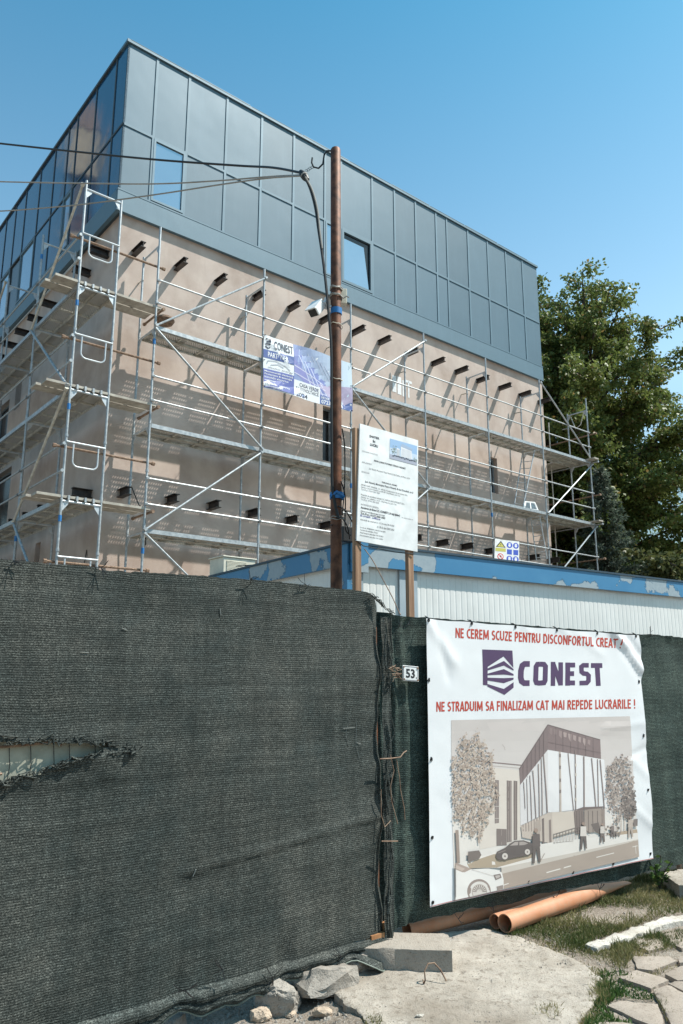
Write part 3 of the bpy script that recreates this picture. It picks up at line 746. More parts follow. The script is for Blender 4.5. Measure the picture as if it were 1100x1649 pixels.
# safety poster on the scaffold
PQ = quad_map((797, 868), (836, 872), (836, 906), (796, 902))
def po_map(px, py, lift): return onpl(px, py, BF.o - BF.v * .09, BF.v) - BF.v * lift
ps = thing('safety_sign', 'white safety poster with yellow warning triangle and blue mandatory circles above the cabin roof', 'sign', onpl(816, 905, BF.o - BF.v * .09, BF.v))
m_ = MB(); qd = [po_map(*PQ(a, b), 0) for a, b in ((0, 1), (1, 1), (1, 0), (0, 0))]; m_.prism(qd, [q - BF.v * .004 for q in qd][:], 0); m_.build('sheet', M['white'], ps)
pl = []
def circ(a, b, ra, n=14): return [PQ(a + ra * .85 * math.cos(2 * math.pi * k / n), b + ra * math.sin(2 * math.pi * k / n)) for k in range(n)]
pl += [([PQ(.24, .06), PQ(.44, .36), PQ(.04, .36)], (.03, .03, .03), .006), ([PQ(.24, .13), PQ(.38, .335), PQ(.10, .335)], (.55, .50, .12), .007), ([PQ(.225, .2), PQ(.255, .2), PQ(.25, .28), PQ(.23, .28)], (.03, .03, .03), .008)]
pl += [(PQ and [PQ(.03, .40), PQ(.45, .40), PQ(.45, .56), PQ(.03, .56)], (.50, .47, .12), .006)]
for a, b in ((.60, .22), (.86, .22), (.60, .86), (.86, .86)):
    pl += [(circ(a, b, .14), (.05, .10, .50), .006), (circ(a, b + .02, .065, 8), (.7, .72, .76), .007), ([PQ(a - .06, b - .04), PQ(a + .06, b - .04), PQ(a + .03, b - .09), PQ(a - .03, b - .09)], (.7, .72, .76), .0075)]
for a in (.60, .86): pl += [(q4_, (.06, .11, .48), .006) for q4_ in ([PQ(a - .1, .42), PQ(a + .1, .42), PQ(a + .1, .66), PQ(a - .1, .66)],)]
pl += [(circ(.24, .80, .15), (.62, .05, .05), .006), (circ(.24, .80, .11), (.75, .75, .75), .007), (circ(.24, .79, .05, 8), (.03, .03, .03), .008)] + [(p, (.62, .05, .05), .009) for p in stroke([PQ(.16, .70), PQ(.32, .90)], 1)]
lay_print('pictogram', pl, po_map, ps, 50)

# old window sash left on the deck
wsn = thing('window_sash', 'small white window sash leaning on the scaffold deck below the ladder', 'window sash', onb(855, 821, .45))
q = [onb(844, 820, .35), onb(866, 822, .35), onb(861, 810, .55), onb(846, 808.5, .55)]
m_ = MB()
for i in range(4): m_.tube(q[i], q[(i + 1) % 4], .03, 6)
m_.tube(q[0].lerp(q[1], .5), q[3].lerp(q[2], .5), .02, 6); m_.build('frame', M['white'], wsn)
m_ = MB(); n_ = (q[1] - q[0]).cross(q[3] - q[0]).normalized() * .006; m_.prism([x - n_ for x in q], [x + n_ for x in q]); m_.build('pane', M['glass'], wsn)

# ------------------------------------------------------------------ site cabin
cab = thing('site_cabin', 'low site cabin with peeling blue roof fascia and white ribbed walls behind the fence', 'cabin', CF.p(0, 0, 0))
CL, CD = 6.06, 2.62; CZ0, CZ1 = 2.50, 2.675
m_ = MB()
def ribs(P_, L):
    n = int(L / .07); pr = []
    for i in range(n):
        x = i * .07; pr += [(x, 0), (x + .008, .0022), (x + .054, .0022), (x + .062, 0)]
    pr.append((L, 0)); v = []
    for x, d in pr: v += [P_(x, d, .15), P_(x, d, CZ0 + .03)]
    m_.add(v, [(2 * i, 2 * i + 2, 2 * i + 3, 2 * i + 1) for i in range(len(pr) - 1)])
ribs(lambda x, d, z: CF.p(x, -d, z), CL)
ribs(lambda x, d, z: CF.p(-d, CD - x, z), CD)
m_.box(CF, .02, CL, .02, CD, .15, CZ0 - .01)
m_.build('wall', M['cabin'], cab)
for x0, x1 in ((.52, .72),):
    m_ = MB(); m_.box(CF, x0, x1, -.022, -.009, .15, CZ0); m_.build('wall_strip', M['cabindark'], cab)
fo = .052
m_ = MB(); m_.box(CF, .001, CL + .05, -fo, -fo + .02, CZ0, CZ1); m_.box(CF, 0, CL, -fo + .021, .0, CZ0 + .004, CZ0 + .012); m_.build('fascia', M['blue'], cab)
m_ = MB(); m_.box(CF, -fo, -fo + .02, -fo, CD + fo, CZ0 - .002, CZ1); m_.box(CF, -fo + .021, .0, 0, CD, CZ0 + .004, CZ0 + .012); m_.build('fascia', M['blue'], cab)
m_ = MB(); m_.box(CF, -fo - .012, CL + .06, -fo - .012, CD + fo, CZ1 + .001, CZ1 + .02); m_.build('roof', M['roofedge'], cab)
for a, b in ((-.06, -.06), (-.06, CD - .06)):
    m_ = MB(); m_.box(CF, a, a + .16, b, b + .16, .1, CZ0 - .003); m_.build('corner_post', M['blue'], cab)
m_ = MB(); m_.box(CF, .16, CL, -.03, -.0095, .1, .22); m_.build('base_rail', M['blue'], cab)
m_ = MB(); m_.box(CF, -.03, .14, -.085, -.056, CZ0 - .06, CZ1 + .10); m_.build('junction_panel', M['blue'], cab)

# air conditioner on the far roof corner
acp = CF.p(.15, CD - .35, CZ1 + .02)
ac = thing('air_conditioner', 'cream air conditioner housing on the cabin roof corner beside the scaffold', 'air conditioner', acp)
AF = Frame((CF.p(.02, CD - .16, 0).x, CF.p(.02, CD - .16, 0).y), 50)
m_ = MB(); m_.box(AF, 0, .42, 0, .30, CZ1 + .03, CZ1 + .215); m_.box(AF, -.015, .435, -.015, .315, CZ1 + .216, CZ1 + .23); m_.build('housing', M['cream'], ac, bevel=.006)
m_ = MB()
for k in range(9): m_.box(AF, .04, .30, -.008, -.001, CZ1 + .05 + k * .015, CZ1 + .058 + k * .015)
m_.build('grille', M['cream'], ac)
m_ = MB(); m_.box(AF, .05, .08, .02, .28, CZ1 + .021, CZ1 + .03); m_.box(AF, .33, .36, .02, .28, CZ1 + .021, CZ1 + .03); m_.build('foot', M['black'], ac)

# ------------------------------------------------------------------ rusty pole with its fittings
PY = 5.62
def pp(x, y, Y=PY): return atY(x, y, Y)
pbot = pp(543, 960); ptop = pp(540.5, 240); pr_ = .043
pole = thing('utility_pole', 'tall rusty steel tube pole rising in front of the building', 'pole', (pbot.x, pbot.y, 0))
m_ = MB(); top = Vector((ptop.x, ptop.y, ptop.z)); bot = Vector((pbot.x, pbot.y, 0))
ax = (top - bot).normalized()
m_.path([bot, bot.lerp(top, .33), bot.lerp(top, .66), top - ax * .012, top, top + ax * .008], [pr_ * 1.06, pr_ * 1.03, pr_, pr_ * .98, pr_ * .85, pr_ * .5], 20)
m_.build('shaft', M['pole'], pole, True)
def pole_at(y): k = (y - 240) / (960 - 240); return pp(540.5 + 2.5 * k, y)
m_ = MB(); m_.path([pp(537, 243), pp(526, 243), pp(522, 250), pp(520, 264), pp(513, 271), pp(505, 269), pp(502, 262), pp(503, 254)], .0075, 8); m_.build('hook', M['black'], pole, True)
def wrap(y, h, mat, name, r=pr_ + .004):
    c = pole_at(y); k = MB(); k.tube(c - Zv * h / 2, c + Zv * h / 2, r, 16); k.build(name, M[mat], pole, True)
def wires(y, n, r, mat, name, jig=.012):
    c = pole_at(y); k = MB()
    for j in range(n):
        pts = []; ph = rnd.uniform(0, 6); tilt = rnd.uniform(-.018, .018); dz = rnd.uniform(-jig, jig)
        for i in range(25):
            w = 2 * math.pi * i / 24; rr = pr_ + .006 + .003 * math.sin(3 * w + ph)
            pts.append(c + Vector((rr * math.cos(w), rr * math.sin(w), dz + tilt * math.cos(w + ph) + .004 * math.sin(5 * w))))
        k.path(pts, r, 5)
    k.build(name, M[mat], pole, True)
wires(465, 4, .004, 'greycable', 'tie_wire'); wires(479, 3, .005, 'greycable', 'chain'); wires(528, 1, .003, 'cream', 'tie_wire'); wires(610, 1, .003, 'cream', 'tie_wire'); wires(834, 2, .004, 'greycable', 'tie_wire')
wrap(502, .05, 'band', 'blue_tape'); wrap(799, .05, 'band', 'blue_tape', pr_ + .012)
m_ = MB(); m_.path([pole_at(802) + Vector((-.05, -.04, 0)), pole_at(797) + Vector((0, -.062, .01)), pole_at(800) + Vector((.055, -.03, -.01))], .012, 6); m_.build('blue_tape', M['band'], pole, True)
# junction box behind the pole
m_ = MB(); c = pp(551, 478, PY + .06); PF = Frame((c.x, c.y), 80); m_.box(PF, -.03, .035, -.03, .03, c.z - .07, c.z + .06)
m_.build('junction_box', M['cream'], pole, bevel=.004)
m_ = MB(); m_.path([pole_at(479) + Vector((.03, -.04, .005)), pp(553, 480), pp(558, 477), pp(562, 479)], .006, 6); m_.build('chain_tail', M['greycable'], pole, True)
# surveillance camera
cp0 = pp(510, 497, PY - .05)
cv = thing('security_camera', 'white box security camera on an arm clamped to the rusty pole', 'security camera', cp0)
f_ = (pp(503, 505, PY - .10) - pp(517, 488, PY + .0)).normalized(); side = f_.cross(Zv).normalized(); up = side.cross(f_)
def cb(m_, c, l0, l1, w, h, z0=0.0):
    v = [c + f_ * l + side * s_ * w + up * (z0 + t * h) for t in (-1, 1) for (l, s_) in ((l0, -1), (l1, -1), (l1, 1), (l0, 1))]
    m_.hexa(v)
m_ = MB(); cb(m_, cp0, -.075, .075, .042, .036); m_.build('housing', M['white'], cv, bevel=.01)
m_ = MB(); cb(m_, cp0, -.06, .095, .048, .004, .042); m_.build('sunshield', M['white'], cv)
m_ = MB(); cb(m_, cp0, .0755, .08, .035, .029); m_.build('lens_window', M['darkglass'], cv, bevel=.004)
m_ = MB(); m_.path([cp0 - f_ * .07, cp0 - f_ * .10 + Zv * .01, pp(524, 487, PY - .03), pp(529, 494, PY - .02), pole_at(493)], .012, 8); m_.build('arm', M['white'], cv, True)
m_ = MB(); m_.tube(pp(526, 480), pp(526, 497), .018, 8); m_.build('mount', M['white'], cv, True)

# overhead cables: each hangs from the clamp and runs off to the left
CLM = pp(489, 282)
def cable(pts, r, mat, label, Y0, Y1, name='overhead_cable', n=40, group=None):
    """pts in pixels; distance runs from Y0 to Y1 along the cable, smoothed"""
    P3 = [atY(x, y, Y0 + (Y1 - Y0) * i / (len(pts) - 1)) for i, (x, y) in enumerate(pts)]
    out = []
    for i in range(len(P3) - 1):
        p0 = P3[max(0, i - 1)]; p1 = P3[i]; p2 = P3[i + 1]; p3 = P3[min(len(P3) - 1, i + 2)]
        for k in range(8):
            t = k / 8; out.append(.5 * ((2 * p1) + (p2 - p0) * t + (2 * p0 - 5 * p1 + 4 * p2 - p3) * t * t + (3 * p1 - p0 - 3 * p2 + p3) * t ** 3))
    out.append(P3[-1]); m_ = MB(); m_.path(out, r, 8)
    o = m_.build(name, M[mat], None, True, P3[0]); return tag(o, label, 'cable', group)
cable([(488, 279), (440, 270), (380, 266.5), (250, 257), (120, 244), (0, 231), (-160, 213), (-420, 180)], .0105, 'black', 'thick black overhead cable, uppermost of the lines running left from the pole', PY, 8.5)
cable([(488, 282), (440, 284), (350, 291), (250, 296), (120, 295), (0, 292.5), (-160, 288), (-420, 278)], .0075, 'greycable', 'thin grey overhead cable running nearly level with small black clips', PY, 8.5)
cable([(488, 283), (430, 287), (350, 298), (260, 312), (150, 327), (80, 334), (0, 340), (-160, 347), (-420, 352)], .0075, 'greycable', 'thin grey overhead cable sagging lowest across the scaffold top', PY, 8.5)
cable([(490, 283), (500, 305), (508, 335), (513, 370), (519, 410), (524, 450), (529, 500), (533.5, 560), (534, 640), (534.5, 720), (536, 790), (545, 835)], .011, 'black', 'black cable dropping from the clamp down the left side of the pole', PY - .06, PY - .05, 'drop_cable')
cable([(492, 285), (503, 306), (511, 336), (515, 371), (519, 400)], .007, 'greycable', 'grey cable curving down from the clamp beside the black drop cable', PY - .07, PY - .07, 'drop_cable')
clm = thing('cable_clamp', 'black cable clamp hanging on a short chain from the pole hook', 'clamp', CLM)
m_ = MB(); a_, b_ = pp(484, 276, PY - .02), pp(495, 290, PY - .05); m_.path([a_, a_.lerp(b_, .3), a_.lerp(b_, .7), b_], [.018, .030, .030, .020], 10); m_.build('body', M['black'], clm, True)
m_ = MB()
a_, b_ = pp(492, 276), pp(504, 268)
for k in range(4):
    c = a_.lerp(b_, (k + .5) / 4); m_.path([c + Vector((.012 * math.cos(w), .004 * (k % 2), .012 * math.sin(w))) for w in [2 * math.pi * i / 10 for i in range(11)]], .003, 5)
m_.build('chain', M['steel'], clm, True)
m_ = MB(); m_.tube(pp(489.6, 282.5, PY - .035), pp(490.6, 284, PY - .04), .0315, 10); m_.build('strap', M['greycable'], clm, True)
# loose cable tangle between pole and cabin corner
for pts, lab in (([(549, 775), (556, 800), (556, 850), (565, 862)], 'black loose cable hanging right of the pole into the cabin corner box'), ([(545, 815), (556, 822), (566, 838), (572, 850)], 'black cable fanning from the pole towards the sign post'), ([(541, 833), (552, 836), (560, 850), (563, 868)], 'black cable loop drooping from the wire ties on the pole'),
                 ([(551, 690), (555, 720), (555, 780), (551, 830)], 'black cable lying along the right side of the pole'), ([(534, 845), (533, 865), (532, 878), (500, 893), (440, 906), (380, 912)], 'thin black cable running from the pole along the cabin roof edge')):
    cable(pts, .005, 'black', lab, PY - .05, PY + .18 if len(pts) == 4 else 8.0, 'loose_cable')
m_ = MB(); p0 = pp(553, 862, 6.1); JF = Frame((p0.x, p0.y), 56); m_.box(JF, -.02, .10, -.03, .03, pp(553, 872, 6.1).z, pp(553, 848, 6.1).z)
tag(m_.build('junction_box', M['black'], None, False, (p0.x, p0.y, pp(553, 872, 6.1).z), .004), 'small black junction box on the blue cabin corner beside the pole', 'junction box')

# ------------------------------------------------------------------ white site notice on two timber posts
sg0 = atY(578, 780, 5.45); SF = Frame((sg0.x, sg0.y), 48.5)
def sg(px, py, lift=0.0): return onpl(px, py, SF.o, SF.v) - SF.v * lift
sign = thing('site_notice', 'white printed construction notice board on two timber posts above the fence', 'sign', (sg0.x, sg0.y, 0))
SQ = quad_map((579.8, 682), (673.5, 709), (672.5, 888.5), (574.5, 870.5))
m_ = MB(); qd = [sg(*SQ(a, b)) for a, b in ((0, 1), (1, 1), (1, 0), (0, 0))]; m_.prism([q + SF.v * .012 for q in qd], qd); m_.build('board', M['white'], sign)
for x0, x1, y0, y1 in ((569, 583, 688, 955), (660, 672, 884, 1000)):
    pa, pb = sg((x0 + x1) / 2, y1, -.04), sg((x0 + x1) / 2, y0, -.04); w = .03
    a = (pa - SF.o).dot(SF.u); a += .022 if x0 < 600 else 0; m_ = MB(); m_.box(SF, a - w, a + w, .014, .05, -.03, pb.z); m_.build('post', M['wood'], sign, bevel=.003)
m_ = MB(); a0 = (sg(569, 690, -.04) - SF.o).dot(SF.u); m_.path([sg(574, 868, -.013), sg(585, 879, .0), sg(640, 888, -.03), sg(667, 892, .0)], .004, 5); m_.build('wire', M['black'], sign)
tx = []
def ST(txt, a0, b0, a1, b1, bold=.0, col=(.05, .05, .06)): tx.extend(text_px(txt, [SQ(a0, b0), SQ(a1, b0), SQ(a1, b1), SQ(a0, b1)], col, .0015, bold))
G_ = (.22, .22, .24)
ST('ȘANTIER', .165, .072, .335, .098, .03); ST('ÎN', .225, .105, .265, .131, .03); ST('LUCRU', .18, .142, .315, .165, .03)
ST('DENUMIRE INVESTIȚIE', .05, .222, .31, .237, 0, G_); ST('SEDIU JUDECĂTORIE TÂRGU NEAMȚ', .25, .272, .79, .294, .03)
ST('AMPLASAMENT', .05, .315, .22, .329, 0, G_); ST('Jud. Neamț, Municipiul Târgu Neamț, B-dul Ștefan cel Mare, nr.53', .17, .354, .86, .373)
ST('BENEFICIAR', .05, .398, .18, .410, 0, G_); ST('TRIBUNALUL NEAMȚ', .39, .446, .65, .463, .02); ST('Jud. Neamț, Municipiul Piatra Neamț, B-dul Decebal, nr.5', .11, .455 + .018, .92, .494, .015)
ST('PROIECTANT GENERAL: S.C. ARCA și Colaboratorii de proiectare S.R.L.', .05, .510, .83, .527, .0); ST('Adresa: Calea Dorobanților, nr.98-100, Cluj-Napoca, jud. Cluj', .05, .529, .70, .545); ST('Tel./Fax: 0264 000 000', .05, .547, .36, .561, 0, G_)
ST('Proiectant de specialitate instalații: S.C. INSTAL DATA PROIECT S.R.L.', .05, .593, .78, .611, .0); ST('Adresa: Str. Lalelelor, nr.21, Cluj-Napoca, jud. Cluj', .05, .614, .64, .630); ST('Tel./Fax: 0745 000 000', .05, .633, .35, .647, 0, G_)
ST('ANTREPRENOR GENERAL', .05, .676, .35, .690, 0, G_); ST('Asocierea de firme S.C. CONEST S.A Iași (lider)', .05, .700, .70, .724, .03); ST('în asociere', .73, .716, .92, .726, 0, G_)
ST('Adresa: B-dul Metalurgiei nr.2, Iași', .05, .734, .45, .748, .02); ST('Tel./Fax: 0232 000 000', .05, .752, .46, .768, .02); ST('E-mail: office', .05, .770, .38, .787, .01, (.05, .05, .25))
ST('Autorizație de construire nr. 112 din data 28.10.2020', .05, .805, .61, .824); ST('nr. 58 din data 28.03.2024', .33, .838, .61, .856)
for k, (t, w) in enumerate((('Emisă de: PRIMĂRIA TÂRGU NEAMȚ', .47), ('Termen de execuție: 27 luni', .34), ('Data începerii execuției: 03.12.2021', .43), ('Data finalizării execuției: 03.12.2025', .43))): ST(t, .05, .872 + .023 * k, w, .888 + .023 * k, .005)
lay_print('lettering', tx, sg, sign, 60)
def S2(a, b): return SQ(.515 + .465 * a, .055 + .175 * b)
pc = [([S2(0, 0), S2(1, 0), S2(1, .45), S2(0, .45)], (.30, .45, .66), .0015), ([S2(0, .45), S2(1, .45), S2(1, .8), S2(0, .8)], (.50, .60, .72), .0015), ([S2(0, .78), S2(1, .78), S2(1, 1), S2(0, 1)], (.36, .38, .46), .002)]
pc += [([S2(.40, .26), S2(.80, .34), S2(.82, .75), S2(.42, .75)], (.72, .73, .76), .0025), ([S2(.39, .25), S2(.44, .10), S2(.84, .22), S2(.80, .33)], (.34, .42, .55), .0025), ([S2(.25, .38), S2(.36, .40), S2(.36, .78), S2(.25, .78)], (.68, .70, .74), .0025)]
for k in range(8): pc.append(([S2(.45 + .045 * k, .34), S2(.457 + .045 * k, .34), S2(.462 + .045 * k, .72), S2(.455 + .045 * k, .72)], (.25, .28, .34), .003))
for k in range(3): pc.append(([S2(.27 + .035 * k, .45), S2(.28 + .035 * k, .45), S2(.28 + .035 * k, .76), S2(.27 + .035 * k, .76)], (.2, .24, .3), .003))
for k in range(60):
    a, b = (.15 + rnd.gauss(0, .045), .55 + rnd.gauss(0, .10)) if k < 40 else (.93 + rnd.gauss(0, .03), .72 + rnd.gauss(0, .07)); a = min(.98, max(.01, a))
    pc.append(([S2(a, b), S2(a + .025, b), S2(a + .02, b + .04), S2(a - .005, b + .03)], rnd.choice([(.33, .40, .38), (.22, .28, .25), (.45, .5, .5)]), .0031))
for k in range(14): a = .1 + .06 * k; b = .76 + rnd.uniform(0, .05); pc.append(([S2(a, b), S2(a + .05, b), S2(a + .045, b + .06), S2(a, b + .05)], (.08, .09, .12), .0035))
lay_print('printed_picture', pc, sg, sign, 60)
cable([(587, 884), (600, 902), (615, 930), (632, 962), (640, 980), (645, 990)], .0035, 'rust', 'thin reddish wire hanging from the notice board to the fence top', 5.4, 5.15, 'loose_wire')

# ------------------------------------------------------------------ fences of shade net
def s2l(c, k=.9):
    return tuple(k * ((v / 255 / 12.92) if v / 255 <= .04045 else ((v / 255 + .055) / 1.055) ** 2.4) for v in c)
def interp(x, pts):
    if x <= pts[0][0]: return pts[0][1]
    for (x0, y0), (x1, y1) in zip(pts, pts[1:]):
        if x <= x1: return y0 + (y1 - y0) * (x - x0) / (x1 - x0)
    return pts[-1][1]
def inpoly(x, y, P_):
    c = False; n = len(P_)
    for i in range(n):
        (x0, y0), (x1, y1) = P_[i], P_[i - 1]
        if (y0 > y) != (y1 > y) and x < (x1 - x0) * (y - y0) / (y1 - y0) + x0: c = not c
    return c
def nz(x, y, s=0.0): return mnoise.fractal(Vector((x, y, s)), 1.0, 2.0, 3)
def net(name, fr, a0, a1, step, ztop, zbot, disp, mat, parent, hole=None):
    na = int((a1 - a0) / step) + 1; nzr = 96; V = []; m_ = MB()
    for j in range(nzr + 1):
        for i in range(na + 1):
            a = a0 + (a1 - a0) * i / na; k = j / nzr; zb, zt = zbot(a), ztop(a); z = zb + (zt - zb) * k
            V.append((a, z))
    P3 = [fr.p(a, -disp(a, z), z) for a, z in V]; fs = []
    for j in range(nzr):
        for i in range(na):
            q = (j * (na + 1) + i, j * (na + 1) + i + 1, (j + 1) * (na + 1) + i + 1, (j + 1) * (na + 1) + i)
            if hole:
                ca = sum(V[k][0] for k in q) / 4; cz = sum(V[k][1] for k in q) / 4
                if hole(ca, cz): continue
            fs.append(q)
    m_.add(P3, fs); return m_.build(name, mat, parent, True, sharp=180)
TL_PTS = sorted((FL.on_b(x, y, 0)) for x, y in ((0, 900), (60, 907), (150, 912), (165, 918), (300, 926), (440, 936), (545, 948), (590, 953), (603, 962), (618, 985)))
def topL(a): return interp(a, TL_PTS) + .008 * nz(a * 9, 1) + .004 * nz(a * 40, 2)
def botL(a): return .135 + .012 * nz(a * 2.5, 3) + (.02 if a > -.25 else 0) * 1
HOLE = [FL.on_b(x, y, 0) for x, y in ((-120, 1196), (0, 1194), (60, 1192), (130, 1195), (184, 1201), (150, 1214), (100, 1227), (60, 1245), (0, 1258), (-120, 1268))]
def holeL_(a, z): return inpoly(a + .004 * nz(a * 60, z * 60), z + .006 * nz(a * 45, z * 45, 4), HOLE)
def dispL(a, z):
    d = .018 * nz(a * .9, z * 1.1, 1) + .008 * nz(a * 3, z * 2.2, 2)
    d += .012 * math.exp(-((z - (.80 + .10 * a)) / .012) ** 2) * (1 if -1.35 < a < -.05 else 0)      # faint seam line
    e = max(0, (a + .10) / .11); d -= .05 * e ** 2                                                 # the end is pulled in round the post
    if a > -.25: d += .02 * math.sin(z * 9 + 2 * nz(z * 3, 9)) * (a + .25) / .25
    for ta in (-1.33, -.72, -1.95): d -= .02 * math.exp(-((a - ta) / .05) ** 2 - ((z - .16) / .09) ** 2)  # puckers at ties
    hx = max(0, 1 - abs(z - 1.235 + .06 * (a + 1.8)) / .16) if a < -1.62 else 0
    d += .025 * hx * (.6 + .6 * nz(a * 7, z * 16, 8))                                               # torn lips curl out
    return d
fl = thing('fence', 'long dark shade net fence panel with a torn hole at its left', 'fence', FL.p(-1.2, 0, 0))
net('mesh_screen', FL, -4.6, .012, .021, topL, botL, dispL, M['netL'], fl, holeL_)
m_ = MB(); m_.box(FL, -4.6, -.35, .03, .034, .22, 1.9); m_.build('backing_sheet', mk('weathered_backing_sheet', (.22, .225, .18), (.38, .375, .30), 6, .7, 0, .3, 20, .01), fl)
m_ = MB()
for a in (-2.18, -2.09, -1.99, -1.92, -1.80): m_.path([FL.p(a, .022, 1.1), FL.p(a + .01, .020, 1.22), FL.p(a - .004, .022, 1.36)], .0018, 5)
m_.build('wire_grid', M['black'], fl)
m_ = MB()
for z0, z1 in ((1.30, 1.315), (1.295, 1.31)): m_.path([FL.p(-2.5, .018, z0), FL.p(-2.15, .016, z0 + .006), FL.p(-1.97, .016, z1), FL.p(-1.955, .012, z1 - .02)], .003, 5)
m_.path([FL.p(-2.5, .015, 1.19), FL.p(-2.2, .015, 1.192)], .006, 5); m_.build('tie_wire', M['rust'], fl)
m_ = MB()                                            # frayed lips round the tear
for i in range(130):
    k = rnd.random(); a = -2.6 + 1.0 * k; low = rnd.random() < .6
    z = interp(a, sorted(HOLE[5:]) if low else sorted(HOLE[:5])); p = FL.p(a, -dispL(a, z) - .004, z)
    m_.path([p, p + FL.u * rnd.uniform(-.03, .03) + Zv * rnd.uniform(-.02, .02) * 1 - FL.v * rnd.uniform(0, .015), p + FL.u * rnd.uniform(-.06, .06) + Zv * (rnd.uniform(-.03, .01) if low else rnd.uniform(-.02, .03))], rnd.uniform(.002, .005), 4)
m_.build('frayed_edge', M['netL'], fl)
def ribbon(fr, a0, a1, n, prof, mat, name, parent):
    m_ = MB(); rows = []
    for i in range(n + 1):
        a = a0 + (a1 - a0) * i / n; rows.append([fr.p(a, b, z) for b, z in prof(a)])
    w = len(rows[0]); m_.add([p for r_ in rows for p in r_], [(i * w + j, (i + 1) * w + j, (i + 1) * w + j + 1, i * w + j + 1) for i in range(n) for j in range(w - 1)])
    return m_.build(name, mat, parent, True, sharp=180)
def hemprof(a):
    t = min(1, max(0, (a + 2.9) / .6)); pin = min([abs(a - x) for x in (-1.33, -.72, -1.95, -.28)]); pk = min(1, pin / .12)
    h = (.062 + .055 * pk) * (.6 + .7 * abs(nz(a * 2.2, 4))) ; o = .016 + .014 * pk * (1 + nz(a * 4, 5)); fl_ = .12 * math.exp(-((a + .17) / .10) ** 2)
    return [(-dispL(a, .14) - .004, .15), (-o, .135), (-o - .008 - .014 * nz(a * 8, 6), .125 - h * .25), (-o + .012, .125 - h * .45), (-o - .018 + .02 * nz(a * 11, 7) - fl_ * .5, .125 - h * .7), (-o * .6 - fl_, .12 - h)]
ribbon(FL, -3.2, -.02, 260, hemprof, M['netL'], 'hem', fl)
m_ = MB(); m_.path([FL.p(a, hemprof(a)[-1][0] - .004, hemprof(a)[-1][1]) for a in [-3.0 + 2.95 * i / 120 for i in range(121)]], .0035, 5); m_.build('hem_cord', mk('pale_green_cord', (.13, .16, .135), (.24, .27, .23), 20, .7), fl)
m_ = MB(); m_.tube(FL.p(.0, .085, .10), FL.p(.0, .085, 1.9), .021, 12); m_.build('post', M['pole'], fl, True)
m_ = MB(); m_.tube(FL.p(.015, .02, .1), FL.p(.015, .02, .20), .026, 12); m_.box(FL, -.13, -.03, -.02, .03, .13, .165); m_.build('post_foot', mk('orange_primer', (.26, .11, .04), (.36, .18, .08), 20, .7), fl)
def knot(fr, a, z, n=5, L=.05, out=.02, r=.0018):
    m_ = MB()
    for i in range(n):
        p = fr.p(a, -out, z); d = Vector((rnd.gauss(0, 1), rnd.gauss(0, .5), rnd.gauss(0, 1))).normalized()
        m_.path([p, p + d * L * .5, p + d * L + Zv * rnd.uniform(-.01, .02)], r, 4)
    return m_
for x, y in ((20, 904), (160, 915), (400, 933), (488, 941)):
    a, z = FL.on_b(x, y, 0); knot(FL, a, z, 6, .05).build('tie', M['black'], fl)
for x, y in ((350, 1556), (540, 1545), (430, 1580), (290, 1590)):
    a, z = FL.on_b(x, y, 0); knot(FL, a, max(.12, z), 7, .06, .05).build('tie', M['black'], fl)
# pale thread pulls and stitched repair at the right of the panel
m_ = MB()
def flw(pts, r=.0016):
    q = []
    for x, y in pts:
        a, z = FL.on_b(x, y, 0); q.append(FL.p(a, -dispL(a, z) - .004, z))
    m_.path(q, r, 4)
flw([(353, 980), (354, 991)], .0022); flw([(560, 1166), (558, 1185), (563, 1198)], .001); flw([(553, 1173), (572, 1171)], .0012); flw([(574, 1160), (574, 1200), (580, 1222)], .0009); flw([(584, 1165), (587, 1200)], .0008); flw([(575, 1196), (582, 1198)], .0015)
flw([(315, 1400), (312, 1412)], .0025); flw([(130, 1050), (142, 1051)], .001); flw([(195, 1012), (203, 1015)], .0016)
m_.build('pulled_thread', mk('pale_thread', (.26, .28, .26), (.36, .37, .35), 20, .7), fl)

TR_PTS = sorted((FR.on_b(x, y, 0)) for x, y in ((622, 985), (640, 992), (690, 995), (860, 1008), (1030, 1022), (1045, 1021), (1100, 1027)))
BR_PTS = sorted((FR.on_b(x, y, 0)) for x, y in ((622, 1507), (650, 1492), (690, 1480), (730, 1473), (760, 1464), (830, 1456), (870, 1440), (920, 1432), (1000, 1417), (1052, 1402), (1100, 1392)))
def topR(a): return interp(a, TR_PTS) + .006 * nz(a * 12, 11) + .003 * nz(a * 50, 12)
def botR(a): return interp(a, BR_PTS) + .008 * nz(a * 10, 13)
def dispR(a, z):
    d = .016 * nz(a * 1.2, z * 1.3, 21) + .006 * nz(a * 5, z * 3, 22)
    if a < .22:
        k = (1 - a / .22) if a > 0 else 1
        d += k * (.022 * math.sin(a * 70 + 1.5 * math.sin(z * 4)) + .02 * nz(a * 12, z * 3.2, 23)); d -= .05 * min(1, max(0, .05 - a) / .08)
    k = max(0, 1 - abs(z - botR(a)) / .12); d += .022 * k * nz(a * 9, 2, 24) - .012 * k
    k = max(0, 1 - (topR(a) - z) / .06); d += .012 * k * (1 + nz(a * 10, 3, 25))
    return d
fr_ = thing('fence', 'green shade net fence section behind the large white banner', 'fence', FR.p(1.4, 0, 0))
net('mesh_screen', FR, -.16, 6.2, .022, topR, botR, dispR, M['netR'], fr_)
m_ = MB()
for a in (2.9, 5.0): m_.tube(FR.p(a, .05, 0), FR.p(a, .05, 1.88), .021, 10)
m_.build('post', M['rust'], fr_, True)
for x, y in ((640, 1010), (655, 1000), (1042, 1020), (960, 1430), (890, 1443), (790, 1465), (733, 1478)):
    a, z = FR.on_b(x, y, 0); knot(FR, a, z, 5, .045, .03).build('tie', M['black'], fr_)
